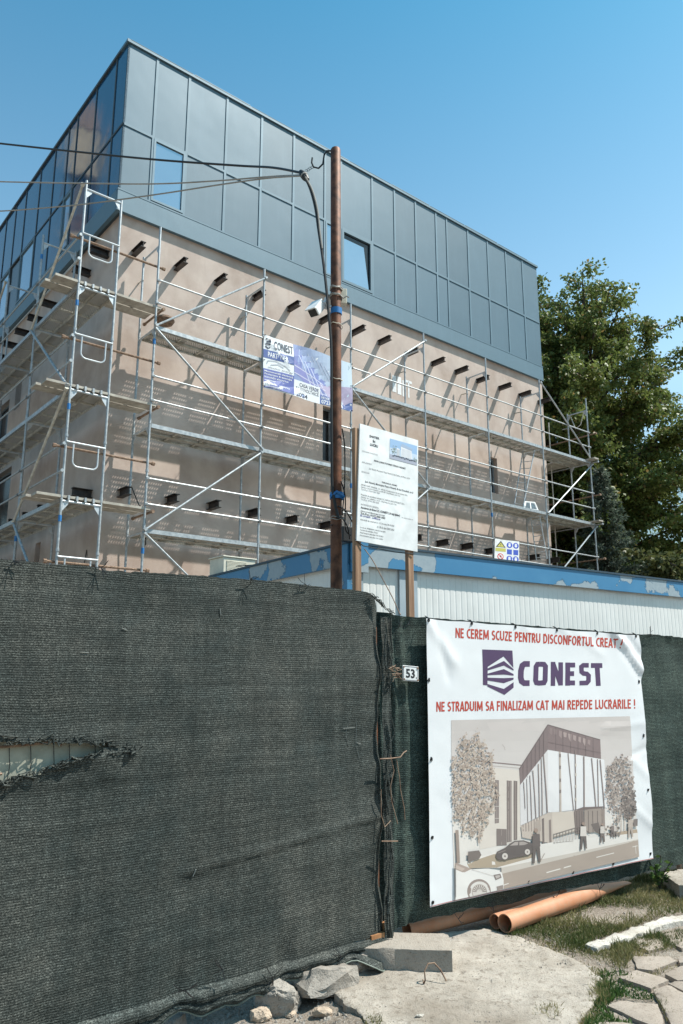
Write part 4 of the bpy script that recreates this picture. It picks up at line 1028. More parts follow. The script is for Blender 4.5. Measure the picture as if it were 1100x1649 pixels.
m_ = MB()                                            # rusty tie wires lacing the two nets together
def jw(pts, off=.035, r=.0026):
    m_.path([FL.p(*[FL.on_b(x, y, 0)[0], -off - rnd.uniform(0, .012), FL.on_b(x, y, 0)[1]]) for x, y in pts], r, 5)
jw([(602, 1221), (620, 1220), (634, 1218), (640, 1211), (645, 1208)], .05, .004); jw([(629, 1222), (632, 1250), (634, 1270), (640, 1300), (642, 1318)], .05); jw([(622, 1215), (626, 1240), (620, 1265), (624, 1290), (630, 1318), (632, 1325)]); jw([(604, 1352), (618, 1352), (630, 1352)], .05, .0035); jw([(606, 1270), (606, 1310), (612, 1330), (622, 1320)])
m_.build('lacing_wire', M['rust'], fr_); m_ = MB()
for k in range(16):
    x, y = 626 + rnd.uniform(-5, 5), 1083 + rnd.uniform(-9, 9); jw([(x, y), (x + rnd.uniform(-7, 7), y + rnd.uniform(-6, 6)), (x + rnd.uniform(-9, 9), y + rnd.uniform(-8, 8))], .05, .0022)
m_.build('tie_wire', M['rust'], fr_)
m_ = MB()
for k in range(26):                                  # dark frayed net strips down the joint
    y = rnd.uniform(975, 1480); x = 618 + rnd.uniform(-4, 6); jw([(x, y), (x + rnd.uniform(-5, 5), y + 25), (x + rnd.uniform(-5, 5), y + rnd.uniform(35, 70))], .03, rnd.uniform(.002, .007))
m_.build('frayed_strip', M['netL'], fr_); m_ = MB()
for k in range(24): x = 596 + rnd.uniform(-8, 26); y = 962 + (x - 596) * .9; jw([(x, y), (x + 6, y + rnd.uniform(-3, 6)), (x + 10, y + rnd.uniform(0, 12))], .02, rnd.uniform(.0015, .004))
m_.build('frayed_edge', M['netL'], fr_)
# dark bundled net folds filling the joint
ribbon(FL, -.025, .05, 10, lambda a: [(-.008 - .02 * abs(math.sin(a * 60 + 1.2 * math.sin(k * .35))) * (.6 + .4 * nz(a * 20, k * .2)), .13 + 1.83 * k / 60 - (.06 * max(0, (a + .03)) if k > 50 else 0)) for k in range(61)], M['netL'], 'joint_fold', fr_)

# ------------------------------------------------------------------ house number plate
NQ = quad_map((648.5, 1071), (674, 1073.5), (674.5, 1098), (649, 1096))
def np_map(px, py, lift): return onpl(px, py, FR.o - FR.v * .045, FR.v) - FR.v * lift
npl = thing('house_number_plate', 'small white enamel plate reading 53 on the green fence net', 'number plate', np_map(661, 1097, 0))
m_ = MB(); qd = [np_map(*NQ(a, b), 0) for a, b in ((0, 1), (1, 1), (1, 0), (0, 0))]; m_.prism([q + FR.v * .004 for q in qd], qd); m_.build('plate', M['white'], npl, bevel=.002)
pl = [(p, (.06, .06, .08), .0008) for p in stroke([NQ(.05, .06), NQ(.95, .06), NQ(.95, .94), NQ(.05, .94)], .8, True)]
pl += text_px('53', [NQ(.19, .2), NQ(.76, .2), NQ(.76, .8), NQ(.19, .8)], (.025, .025, .03), .001, .03)
pl += [([NQ(.83, .70), NQ(.87, .70), NQ(.87, .82), NQ(.83, .82)], (.03, .03, .03), .001)]
lay_print('lettering', pl, np_map, npl, 50)
for a, b in ((.07, .1), (.93, .1), (.07, .9), (.93, .9)):
    m_ = MB(); p = np_map(*NQ(a, b), 0); m_.tube(p, p - FR.v * .005, .006, 8); m_.build('screw', M['rust'], npl)

# ------------------------------------------------------------------ the big banner
Ledge = [(996, 684.5), (1010, 686), (1100, 687.5), (1220, 690), (1350, 691.5), (1461, 692)]
Redge = [(1023, 1029), (1040, 1032), (1075, 1036), (1100, 1034), (1160, 1038), (1230, 1043), (1300, 1049), (1383, 1052)]
def bq(a, b):
    yl = 996 + (1461 - 996) * b; yr = 1023 + (1383 - 1023) * b
    xl, xr = interp(yl, Ledge), interp(yr, Redge); y = yl + (yr - yl) * a
    sag = 1.2 * math.sin(a * math.pi * 5) ** 2
    return (xl + (xr - xl) * a, y + (sag if b < .5 else -sag * .6) * abs(2 * b - 1) ** 3)
FOLDS = [(985, 1018, 1012, 1040, 4, .020), (992, 1022, 1033, 1078, 4.5, .030), (1008, 1022, 1036, 1062, 3.5, -.022), (1006, 1050, 1034, 1095, 5, -.012), (905, 1012, 915, 1022, 5, .008), (840, 1004, 852, 1018, 4, .006), (690, 1002, 728, 1062, 7, .016), (700, 1000, 722, 1090, 5, -.010), (1030, 1165, 980, 1172, 6, .008), (1045, 1250, 1020, 1225, 6, .010), (1052, 1330, 1020, 1300, 5, .012), (1048, 1200, 1020, 1215, 5, -.012), (930, 1020, 965, 1050, 6, .008)]
def bdisp(px, py):
    d = .0035 * math.sin(px * .013 + 1) * math.sin(py * .011) + .002 * nz(px * .012, py * .012, 31) + .0008 * nz(px * .04, py * .03, 32)
    for x0, y0, x1, y1, w, h in FOLDS: d += .5 * h * hump(px, py, x0, y0, x1, y1, w)
    return d + .004 * max(0, 1 - (px - 685) / 40) + .006 * max(0, (px - 1015) / 30) * math.sin(py * .05)
def b_map(px, py, lift): return onpl(px, py, FR.o - FR.v * .050, FR.v) - FR.v * (bdisp(px, py) + lift)
ban = thing('banner', 'large white vinyl banner with red apology text, purple CONEST logo and sepia building picture', 'banner', b_map(870, 1420, 0))
m_ = MB(); NA, NB = 84, 84
vs = [b_map(*bq(i / NA, j / NB), 0) for j in range(NB + 1) for i in range(NA + 1)]
m_.add(vs, [((j + 1) * (NA + 1) + i, (j + 1) * (NA + 1) + i + 1, j * (NA + 1) + i + 1, j * (NA + 1) + i) for j in range(NB) for i in range(NA)])
m_.build('sheet', M['vinyl'], ban, True, sharp=180)
RED = s2l((196, 78, 62)); PUR = s2l((92, 72, 104))
# condensed bold capitals of the two red lines, as strokes in a unit-high cell
def arc(cx, cy, rx, ry, a0, a1, n=7): return [(cx + rx * math.cos(R(a0 + (a1 - a0) * i / n)), cy + ry * math.sin(R(a0 + (a1 - a0) * i / n))) for i in range(n + 1)]
h_ = .09
GL = {'N': (.62, [[(h_, 1), (h_, 0)], [(h_, .02), (.53, .98)], [(.53, 1), (.53, 0)]]), 'E': (.46, [[(h_, 1), (h_, 0)], [(h_, h_), (.44, h_)], [(h_, .48), (.41, .48)], [(h_, 1 - h_), (.44, 1 - h_)]]),
      'F': (.44, [[(h_, 1), (h_, 0)], [(h_, h_), (.43, h_)], [(h_, .5), (.40, .5)]]), 'L': (.42, [[(h_, 0), (h_, 1)], [(h_, 1 - h_), (.42, 1 - h_)]]), 'I': (.20, [[(.1, 0), (.1, 1)]]), 'T': (.48, [[(0, h_), (.48, h_)], [(.24, 0), (.24, 1)]]),
      'C': (.50, [arc(.36, .5, .27, .41, -62, -298, 10)]), 'O': (.64, [arc(.32, .5, .23, .41, 0, 360, 16)]), 'D': (.58, [[(h_, h_), (.22, h_)] + arc(.22, .5, .27, .41, -90, 90, 8) + [(h_, 1 - h_)], [(h_, 0), (h_, 1)]]),
      'R': (.52, [[(h_, 1), (h_, 0)], [(h_, h_), (.24, h_)] + arc(.24, .3, .17, .21, -90, 90, 6) + [(h_, .51)], [(.24, .51), (.46, 1)]]), 'P': (.50, [[(h_, 1), (h_, 0)], [(h_, h_), (.24, h_)] + arc(.24, .33, .18, .24, -90, 90, 6) + [(h_, .57)]]),
      'M': (.80, [[(.10, 1), (.13, 0)], [(.13, .02), (.40, .85)], [(.40, .85), (.67, .02)], [(.67, 0), (.70, 1)]]), 'A': (.58, [[(.05, 1), (.29, 0)], [(.29, 0), (.53, 1)], [(.14, .70), (.44, .70)]]), 'Z': (.46, [[(.02, h_), (.44, h_)], [(.40, h_), (.06, 1 - h_)], [(.02, 1 - h_), (.45, 1 - h_)]]),
      'U': (.60, [[(h_, 0), (h_, .66)] + arc(.30, .66, .21, .25, 180, 0, 8) + [(.51, 0)]]), 'S': (.46, [arc(.24, .29, .16, .20, -35, -225, 6) + [(.24, .49)] + arc(.22, .70, .17, .21, -55, 145, 7)]), '!': (.2, [[(.1, 0), (.1, .68)], [(.1, .84), (.1, 1)]]), ' ': (.24, [])}
def slogan(txt, quad):
    tot = sum(GL[c][0] + .06 for c in txt) - .06; out = []; x = 0; f = quad_map(*quad)
    for c in txt:
        w, st = GL[c]
        for s_ in st:
            for q in stroke(s_, .165): out.append(([f((x + px) / tot, py) for px, py in q], RED, .001))
        x += w + .06
    return out
lay_print('slogan', slogan('NE CEREM SCUZE PENTRU DISCONFORTUL CREAT !', [(733, 1011), (1000.5, 1029), (1000.5, 1044), (733, 1027)]), b_map, ban, 8)
lay_print('slogan', slogan('NE STRADUIM SA FINALIZAM CAT MAI REPEDE LUCRARILE !', [(702, 1130), (1023, 1126), (1023, 1141), (702, 1146)]), b_map, ban, 8)
# CONEST, drawn as heavy square-shouldered strokes
Z2 = lambda x, y: (670 + x / 2.75, 980 + y / 2.75)
def letter(strokes, w): return [([Z2(*p) for p in q], PUR, .001) for s_ in strokes for q in stroke(s_, w)]
cn = []
cn += letter([[(503, 245), (480, 245), (470, 252), (464, 275), (463, 305), (467, 322), (478, 330), (502, 330)]], 25)
cn += letter([[(548, 246), (566, 247), (573, 256), (571, 318), (566, 328), (545, 330), (533, 328), (529, 318), (531, 257), (537, 247), (548, 246)]], 22)
cn += letter([[(606, 342), (607, 236)], [(606, 240), (641, 338)], [(640, 340), (641, 238)]], 20)
cn += letter([[(671, 341), (672, 239)], [(664, 250), (705, 250)], [(664, 288), (700, 288)], [(664, 329), (704, 329)]], 21)
cn += letter([[(766, 251), (742, 251), (733, 258), (734, 280), (742, 287), (757, 289), (765, 297), (764, 320), (756, 329), (724, 330)]], 20)
cn += letter([[(776, 252), (826, 252)], [(803, 252), (808, 342)]], 21)
lay_print('company_name', cn, b_map, ban, 8)
lg = [([Z2(292, 181), Z2(425, 186), Z2(430, 262), Z2(386, 212), Z2(316, 258), Z2(316, 340), Z2(296, 338)], PUR, .001)]
for q in ([(316, 265), (388, 232), (431, 268), (431, 275), (388, 252), (316, 274)], [(316, 288), (388, 268), (431, 290), (431, 297), (388, 292), (316, 295)], [(316, 306), (388, 308), (431, 306), (431, 314), (388, 330), (316, 318)], [(316, 334), (388, 356), (431, 326), (431, 350), (391, 382), (316, 345)]):
    lg.append(([Z2(*p) for p in q], PUR, .0012))
lay_print('logo', lg, b_map, ban, 8)
# sepia picture
Z3 = lambda x, y: (680 + x / 2.895, 1150 + y / 2.895)
pc = []; LAY = [.0012]
def warm(c): return (.115 + .83 * c[0], .100 + .81 * c[1], .092 + .79 * c[2])
def pg(pts, rgb, up_=True):
    if up_: LAY[0] += .00005
    pc.append(([Z3(*p) for p in pts], warm(s2l(rgb)), LAY[0]))
def seg(x0, y0, x1, y1, w, rgb):
    for q in stroke([(x0, y0), (x1, y1)], w): pg(q, rgb)
def bline(x): return 893 - (x - 40) * .2312
for k in range(9):
    y0, y1 = 28 + 52 * k, 28 + 52 * (k + 1); t = k / 8
    pg([(135 + .6 * k, y0), (967 + 3 * k, y0 - 18), (967 + 3 * k + 3, y1 - 18), (135 + .6 * k + .6, y1)], (206 + 24 * t, 199 + 26 * t, 197 + 26 * t), False)
pg([(140, 490), (996, 470), (1008, 662), (152, 862)], (232, 227, 222))
for k in range(5): pg([(300 + 110 * k, 40 + 10 * (k % 3)), (480 + 100 * k, 30), (430 + 110 * k, 70 + 8 * k), (320 + 100 * k, 80)], (212, 204, 202))
for q in stroke([(372, 140), (384, 155), (386, 168)], 3): pg(q, (190, 180, 176))
pg([(325, 250), (456, 262), (460, 592), (268, 632), (262, 420), (325, 400)], (224, 215, 206)); seg(262, 219, 522, 244, 5, (120, 100, 100)); seg(300, 238, 456, 252, 2.5, (190, 178, 172))
for x0, y0, x1, y1, c in ((338, 306, 358, 510, 125), (394, 309, 411, 598, 112), (411, 309, 418, 596, 150), (426, 310, 443, 588, 105), (346, 534, 393, 614, 110)):
    pg([(x0, y0), (x1, y0 + 2), (x1, y1 - 3), (x0, y1)], (c, c - 12, c - 14)); seg((x0 + x1) / 2, y0 + 4, (x0 + x1) / 2, y1 - 4, 1.5, (170, 158, 152))
for y in (380, 430, 486): seg(340, y, 357, y, 3, (205, 196, 190))
pg([(585, 165), (586, 458), (458, 520), (455, 328)], (226, 224, 226)); pg([(585, 165), (846, 212), (860, 438), (838, 432), (740, 440), (640, 455), (586, 458)], (240, 240, 243))
pg([(585, 48), (585, 166), (456, 330), (452, 256)], (112, 94, 97)); pg([(585, 48), (828, 118), (831, 208), (585, 166)], (118, 98, 101))
seg(585, 50, 828, 120, 5, (84, 68, 72)); seg(585, 50, 453, 256, 5, (86, 70, 74))
for k in range(9): pg([(592 + 22 * k + rnd.uniform(-4, 4), 62 + 7 * k), (606 + 22 * k, 66 + 7 * k), (604 + 22 * k, 84 + 7 * k + rnd.uniform(0, 20)), (592 + 22 * k, 88 + 6 * k)], rnd.choice([(150, 130, 130), (170, 150, 148), (134, 115, 116)]))
for x, a, b in ((622, 60, 172), (655, 70, 178), (690, 82, 184), (725, 92, 190), (760, 102, 196), (795, 110, 202)): seg(x, a, x, b, 1.5, (92, 76, 80))
for k in range(6): x = 470 + 19 * k; y = 232 - 30 * k; seg(x, y, x, y + 92 + 3 * k, 1.2, (92, 76, 80))
seg(585, 130, 830, 180, 1.5, (92, 76, 80))
pg([(636, 175), (644, 177), (647, 478), (638, 480)], (190, 176, 166))
for y in (185, 240, 300, 352): pg([(637, y), (645, y), (645, y + 16), (637, y + 16)], (110, 98, 96))
for x0, y0, x1, y1, w in ((678, 182, 703, 448, 4), (711, 165, 713, 446, 5), (751, 196, 752, 436, 6), (787, 205, 806, 430, 5), (814, 209, 818, 430, 4), (826, 212, 846, 440, 5), (472, 318, 479, 440, 3), (486, 300, 492, 500, 2.5), (501, 285, 510, 492, 3.5), (515, 262, 530, 485, 4), (540, 232, 546, 478, 4), (554, 205, 559, 470, 3.5), (564, 188, 582, 458, 5)): seg(x0, y0, x1, y1, w, (128, 112, 110))
for y in (230, 275, 330, 390): pg([(709, y), (716, y), (716, y + 14), (709, y + 14)], (205, 192, 180))
pg([(459, 520), (587, 459), (604, 457), (606, 604), (464, 574)], (198, 185, 174)); pg([(604, 457), (702, 452), (710, 548), (606, 576)], (214, 202, 190))
for k in range(7): x = 466 + 13 * k; pg([(x, 516 - 6 * k), (x + 5, 514 - 6 * k), (x + 6, 545), (x + 1, 548)], (150, 134, 128))
pg([(526, 500), (548, 490), (548, 590), (526, 586)], (172, 158, 148)); pg([(556, 488), (566, 484), (567, 606), (558, 606)], (96, 84, 82)); pg([(588, 494), (598, 490), (600, 600), (590, 602)], (122, 108, 104))
pg([(703, 452), (748, 440), (752, 556), (712, 556)], (112, 98, 95)); pg([(752, 446), (832, 436), (834, 546), (752, 552)], (152, 138, 130)); pg([(700, 449), (745, 433), (842, 429), (836, 438), (745, 445)], (96, 80, 80))
for x in (716, 728, 740, 770, 790, 812): seg(x, 450, x + 2, 550, 3, (74, 64, 64))
pg([(782, 512), (818, 504), (830, 560), (800, 545)], (88, 78, 76)); pg([(832, 440), (846, 438), (848, 530), (836, 540)], (136, 122, 116))
pg([(152, 700), (345, 640), (606, 596), (1001, 548), (1004, 588), (366, 715), (216, 718)], (236, 231, 226))
pg([(205, 694), (330, 652), (520, 640), (512, 668), (345, 714), (218, 718)], (172, 154, 130)); pg([(850, 556), (998, 536), (1000, 552), (880, 566)], (178, 156, 132))
pg([(366, 742), (1004, 584), (1008, 664), (372, 815)], (170, 154, 142)); pg([(366, 715), (1004, 582), (1004, 587), (366, 744)], (208, 199, 190))
for a in ((575, 738, 690, 706, 5), (808, 667, 890, 646, 4), (374, 797, 400, 788, 4), (976, 618, 1000, 613, 3), (990, 612, 993, 650, 2)): seg(*a, (236, 232, 226))
seg(608, 560, 735, 522, 3, (110, 98, 94)); seg(608, 572, 735, 536, 2, (130, 116, 110)); seg(735, 522, 780, 556, 2.5, (110, 98, 94)); seg(608, 600, 700, 590, 2, (150, 138, 130))
for k in range(10): seg(610 + 14 * k, 560 - 4 * k, 611 + 14 * k, 604 - 3 * k, 2, (112, 100, 96))
def speck(n, cx, cy, sx, sy, cols, s, lim):
    for k in range(n):
        r_ = math.sqrt(rnd.random()); w = rnd.uniform(0, 6.283); e = 1.0 + .22 * nz(3 * math.cos(w), 3 * math.sin(w), cx) + rnd.gauss(0, .05); x, y = cx + sx * r_ * math.cos(w) * e, cy + sy * r_ * math.sin(w) * e
        if not lim(x, y): continue
        t = rnd.uniform(.6, 1.4) * s; ph = rnd.uniform(0, 3)
        pc.append(([Z3(x + t * math.cos(ph + q) * (1, .6, 1, .6)[i], y + t * math.sin(ph + q)) for i, q in enumerate((0, 1.57, 3.14, 4.71))], warm(s2l(rnd.choice(cols))), LAY[0] + .0001 + rnd.random() * .0003))
seg(160, 540, 166, 694, 14, (150, 132, 122)); seg(262, 520, 264, 600, 6, (176, 160, 150))
BR_ = [(168, 150, 136), (190, 173, 158), (148, 130, 118), (206, 192, 178), (178, 160, 146)]
speck(1700, 236, 335, 104, 232, BR_, 5, lambda x, y: x > 137 and y < 590)
DK = [(140, 126, 120), (118, 106, 102), (160, 146, 138), (178, 166, 158)]
speck(650, 915, 340, 62, 150, DK, 5, lambda x, y: x < 984); speck(320, 962, 415, 36, 72, [(96, 86, 84), (120, 108, 104), (80, 72, 70)], 5, lambda x, y: x < 990)
for x in (906, 922, 938): seg(x, 460, x + 2, 545, 3, (176, 164, 154))
LAY[0] += .0005
for k in range(26): x = 842 + 70 * rnd.random(); y = 518 + 45 * rnd.random(); pg([(x, y), (x + 8, y), (x + 7, y + 10), (x, y + 9)], rnd.choice([(100, 92, 90), (128, 118, 112), (80, 74, 72)]))
pg([(978, 490), (998, 486), (998, 520), (978, 520)], (110, 100, 98)); pg([(210, 640), (262, 634), (272, 655), (262, 672), (210, 690)], (96, 86, 82))
def fig(x, y, h, top_, leg_, sk=(150, 125, 112)):
    w = h * .1
    pg([(x + w * .55 * math.cos(k), y - h * .93 + w * .65 * math.sin(k)) for k in [i * .785 for i in range(8)]], sk)
    pg([(x - w, y - h * .83), (x + w, y - h * .83), (x + w * 1.15, y - h * .48), (x - w * 1.15, y - h * .48)], top_)
    pg([(x - w, y - h * .48), (x + w * .1, y - h * .48), (x - w * .5, y), (x - w * 1.2, y)], leg_); pg([(x - w * .1, y - h * .48), (x + w, y - h * .48), (x + w * 1.3, y - h * .04), (x + w * .6, y - h * .04)], leg_)
CB = [(338, 660), (344, 640), (382, 622), (402, 604), (426, 590), (468, 587), (500, 597), (514, 606), (516, 640), (494, 656), (362, 681), (345, 676)]
pg(CB, (58, 50, 52)); pg([(404, 612), (428, 595), (444, 594), (442, 610)], (170, 160, 156)); pg([(448, 594), (468, 593), (490, 602), (472, 609), (448, 611)], (160, 150, 146)); seg(350, 646, 384, 634, 4, (120, 110, 108))
def disc(x, y, ra, rgb, n=16): pg([(x + ra * .92 * math.cos(2 * math.pi * k / n), y + ra * math.sin(2 * math.pi * k / n)) for k in range(n)], rgb)
for x, y, ra in ((381, 661, 19), (486, 641, 17)): disc(x, y, ra, (50, 44, 46)); disc(x, y, ra * .78, (214, 206, 200)); disc(x, y, ra * .25, (120, 108, 104))
fig(527, 694, 164, (72, 62, 62), (66, 58, 58)); seg(545, 686, 565, 648, 3, (150, 138, 130)); fig(745, 630, 130, (220, 212, 206), (70, 62, 62)); seg(752, 630, 760, 612, 2.5, (140, 128, 120)); fig(833, 598, 92, (214, 206, 200), (92, 82, 80)); fig(964, 574, 100, (190, 176, 166), (178, 164, 154)); fig(880, 570, 62, (110, 98, 96), (90, 80, 80)); fig(893, 572, 58, (200, 190, 184), (110, 100, 96))
def clipb(pts):
    out = []
    for i in range(len(pts)):
        p, q = pts[i], pts[(i + 1) % len(pts)]; fp, fq = bline(p[0]) - 3 - p[1], bline(q[0]) - 3 - q[1]
        if fp >= 0: out.append(p)
        if (fp >= 0) != (fq >= 0): t = fp / (fp - fq); out.append((p[0] + t * (q[0] - p[0]), p[1] + t * (q[1] - p[1])))
    return out
pg(clipb([(150, 690), (225, 722), (300, 718), (345, 724), (366, 738), (374, 770), (374, 830), (150, 900)]), (240, 238, 236)); pg([(150, 690), (226, 720), (188, 738), (150, 722)], (168, 148, 138)); pg([(150, 700), (196, 720), (180, 730), (150, 716)], (196, 178, 168))
def cdisc(x, y, ra, rgb): pg(clipb([(x + ra * .97 * math.cos(2 * math.pi * k / 28), y + ra * math.sin(2 * math.pi * k / 28)) for k in range(28)]), rgb)
cdisc(259, 824, 57, (140, 124, 118)); cdisc(261, 828, 50, (226, 222, 218)); cdisc(261, 828, 37, (176, 164, 158)); cdisc(261, 828, 33, (214, 208, 202))
for k in range(10):
    w = math.pi + math.pi * (k + .5) / 10; pts = clipb([(261 + 14 * math.cos(w - .1), 828 + 14 * math.sin(w - .1)), (261 + 33 * math.cos(w - .07), 828 + 33 * math.sin(w - .07)), (261 + 33 * math.cos(w + .07), 828 + 33 * math.sin(w + .07)), (261 + 14 * math.cos(w + .1), 828 + 14 * math.sin(w + .1))])
    if len(pts) > 2: pg(pts, (120, 106, 102))
pg([(326, 748), (358, 742), (364, 760), (336, 772)], (120, 108, 106)); pg([(334, 752), (354, 748), (358, 757), (340, 765)], (190, 182, 178)); pg([(340, 802), (371, 794), (372, 812), (346, 822)], (166, 152, 146))
for k in range(4): seg(342, 805 + 4 * k, 371, 797 + 4 * k, 1.6, (110, 98, 94))
seg(152, 700, 152, 850, 1.5, (180, 170, 164)); seg(225, 722, 326, 752, 1.5, (200, 192, 188))
lay_print('printed_picture', pc, b_map, ban, 8)
lay_print('hem_line', [(q, s2l((196, 120, 112)), .001) for q in stroke([bq(i / 20, .997) for i in range(21)], 1.0)], b_map, ban, 8)
for a, b in [(k, .006) for k in (.01, .215, .42, .615, .805, .985)] + [(.012 if i else .006, v) for i, v in enumerate((.215, .49, .76, .985))] + [(.988, v) for v in (.21, .45, .69, .975)] + [(v, .985) for v in (.44, .64, .82)]:
    x, y = bq(a, b); p = b_map(x, y, .001); m_ = MB()
    m_.path([p + FR.u * .008 * math.cos(w) + Zv * .008 * math.sin(w) - FR.v * .001 for w in [2 * math.pi * i / 10 for i in range(11)]], .003, 5)
    for j in range(2): m_.path([p, p - FR.v * .012 + Zv * .01, p + FR.u * rnd.uniform(-.02, .02) + Zv * (.03 if b < .5 else -.035) + FR.v * .03], .0028, 5)
    m_.build('eyelet', M['black'], ban)

# ------------------------------------------------------------------ foreground
def slab(name, px, z, thick, step, mat, rough, jag=0.0, parent=None, loc=None):
    """slab whose top outline is surveyed in pixels at height z; top face cut fine and roughened"""
    pts = [onz(x, y, z) for x, y in px]; out = []
    for i in range(len(pts)):
        a, b = pts[i], pts[(i + 1) % len(pts)]; n = max(1, int((b - a).length / step))
        for k in range(n):
            p = a.lerp(b, k / n); d = (b - a).normalized(); nn = Vector((-d.y, d.x, 0))
            out.append(p + nn * jag * (nz(p.x * 9, p.y * 9, 3) + .5 * nz(p.x * 40, p.y * 40, 4)))
    bm = bmesh.new(); f = bm.faces.new([bm.verts.new(p) for p in out])
    if f.normal.z < 0: f.normal_flip()
    xs_ = [p.x for p in out]; ys_ = [p.y for p in out]
    for ax, lo, hi in ((0, min(xs_), max(xs_)), (1, min(ys_), max(ys_))):
        c = lo + step
        while c < hi:
            bmesh.ops.bisect_plane(bm, geom=bm.verts[:] + bm.edges[:] + bm.faces[:], plane_co=(c, 0, 0) if ax == 0 else (0, c, 0), plane_no=(1, 0, 0) if ax == 0 else (0, 1, 0), dist=1e-4); c += step
    be = [e for e in bm.edges if e.is_boundary]; bv = {v for e in be for v in e.verts}
    r_ = bmesh.ops.extrude_edge_only(bm, edges=be); low = [v for v in r_['geom'] if isinstance(v, bmesh.types.BMVert)]
    lows = set(low)
    for v in bm.verts:
        if v in lows: v.co.z -= thick; v.co.x += .008 * nz(v.co.x * 20, v.co.y * 20); v.co.y += .008 * nz(v.co.x * 20, v.co.y * 20, 3)
        else: v.co.z += rough * (nz(v.co.x * 5, v.co.y * 5, 6) + .7 * nz(v.co.x * 18, v.co.y * 18, 7)) - (.006 if v in bv else 0)
    bmesh.ops.recalc_face_normals(bm, faces=bm.faces[:])
    c = sum(out, Vector()) / len(out); base = Vector((c.x, c.y, z - thick))
    for v in bm.verts: v.co -= base
    me = bpy.data.meshes.new(name); bm.to_mesh(me); bm.free(); me.materials.append(mat)
    me.polygons.foreach_set('use_smooth', [True] * len(me.polygons)); me.set_sharp_from_angle(angle=R(50))
    o = bpy.data.objects.new(name, me); C.objects.link(o); o.location = base; return o
pad = slab('concrete_slab', [(538, 1597), (552, 1580), (575, 1566), (600, 1556), (592, 1530), (640, 1508), (700, 1500), (790, 1497), (840, 1508), (890, 1530), (940, 1550), (967, 1576), (963, 1606), (945, 1628), (925, 1655), (900, 1720), (620, 1720), (596, 1649), (566, 1622)], .012, .10, .022, M['concrete'], .009, .017)
tag(pad, 'broken weathered concrete slab with a rebar loop in front of the fence', 'concrete slab')
blk = slab('concrete_block', [(582, 1525), (633, 1500), (715, 1501), (723, 1506), (728, 1529), (655, 1527)], .125, .122, .03, M['block'], .0022, .003)
tag(blk, 'rectangular cast concrete fence foot block under the net joint', 'concrete block')
m_ = MB(); rb = lambda x, y, z: onz(x, y, .01) + Zv * z
m_.path([rb(681, 1578, 0), rb(683, 1585, .004), rb(685, 1585, .02), rb(684, 1584, .06), rb(690, 1582, .09), rb(700, 1580, .088), rb(710, 1582, .06), rb(719, 1583, .01)], .0042, 8)
tag(m_.build('rebar_loop', M['rust'], None, True, rb(700, 1582, 0)), 'bent rusty rebar loop sticking out of the concrete slab', 'rebar')
def stone(name, cx, cy, w, d, h, mat, label, cat, rot=0, seed=1, z=None, n=22, tilt=0.0, sink=.2, flat=False, group=None):
    rr = random.Random(seed); p = onz(cx, cy, -.01 if z is None else z); p.z = ground_h(p.x, p.y) if z is None else z
    bm = bmesh.new()
    for i in range(n):
        v = Vector((rr.gauss(0, 1), rr.gauss(0, 1), rr.gauss(0, 1))).normalized()
        v = Vector([math.copysign(abs(k) ** (.4 if flat else .75), k) for k in v]); bm.verts.new((v.x * w / 2, v.y * d / 2, v.z * h / 2))
    ch = bmesh.ops.convex_hull(bm, input=bm.verts[:])
    bmesh.ops.delete(bm, geom=[g_ for g_ in ch['geom_interior'] if isinstance(g_, bmesh.types.BMVert)], context='VERTS')
    bmesh.ops.triangulate(bm, faces=bm.faces[:])
    bmesh.ops.subdivide_edges(bm, edges=bm.edges[:], cuts=4, use_grid_fill=True)
    bmesh.ops.smooth_vert(bm, verts=bm.verts[:], factor=.12, use_axis_x=True, use_axis_y=True, use_axis_z=True)
    s_ = max(w, d, h)
    for v in bm.verts: v.co += v.co.normalized() * s_ * (.05 * nz(v.co.x * 6 / s_, v.co.y * 6 / s_, v.co.z * 6 / s_ + seed) + .022 * nz(v.co.x * 22 / s_, v.co.y * 22 / s_, v.co.z * 22 / s_ + seed))
    bm.transform(Matrix.Rotation(R(rot), 4, 'Z') @ Matrix.Rotation(R(tilt), 4, 'X'))
    lo = min(v.co.z for v in bm.verts)
    for v in bm.verts: v.co.z -= lo + h * sink
    me = bpy.data.meshes.new(name); bm.to_mesh(me); bm.free(); me.materials.append(mat)
    me.polygons.foreach_set('use_smooth', [True] * len(me.polygons)); me.set_sharp_from_angle(angle=R(28))
    o = bpy.data.objects.new(name, me); C.objects.link(o); o.location = p; return tag(o, label, cat, group)
stone('rubble', 447, 1610, .24, .20, .19, M['rubble'], 'pale grey concrete lump standing left of the tilted slab fragment', 'rubble', 15, 3, tilt=20)
stone('rubble', 522, 1592, .34, .24, .15, M['rubble'], 'thick tilted slab fragment of concrete leaning by the block corner', 'rubble', 32, 12, tilt=-16, n=40, flat=True)
stone('rubble', 577, 1566, .125, .11, .13, M['rubble'], 'small upright concrete chunk wedged beside the fence foot block', 'rubble', 40, 8, z=.0)
stone('pebble', 420, 1625, .11, .085, .065, M['tan'], 'smooth tan pebble in the soil below the pale grey lump', 'stone', 20, 5, n=60)
stone('rubble', 281, 1648, .15, .13, .14, M['rubble'], 'angular grey stone in shade under the left net fence', 'rubble', 70, 21)
stone('rubble', 333, 1660, .13, .10, .08, M['rubble'], 'grey stone chip at the lower edge left of the slab', 'rubble', 10, 23)
stone('pebble', 468, 1616, .075, .05, .035, M['tan'], 'flat tan stone chip between the lump and the slab', 'stone', 60, 27, n=40)
stone('rubble', 519, 1625, .10, .07, .045, M['tan'], 'crumbled tan clod of soil at the slab edge', 'soil clod', 0, 31, n=40)
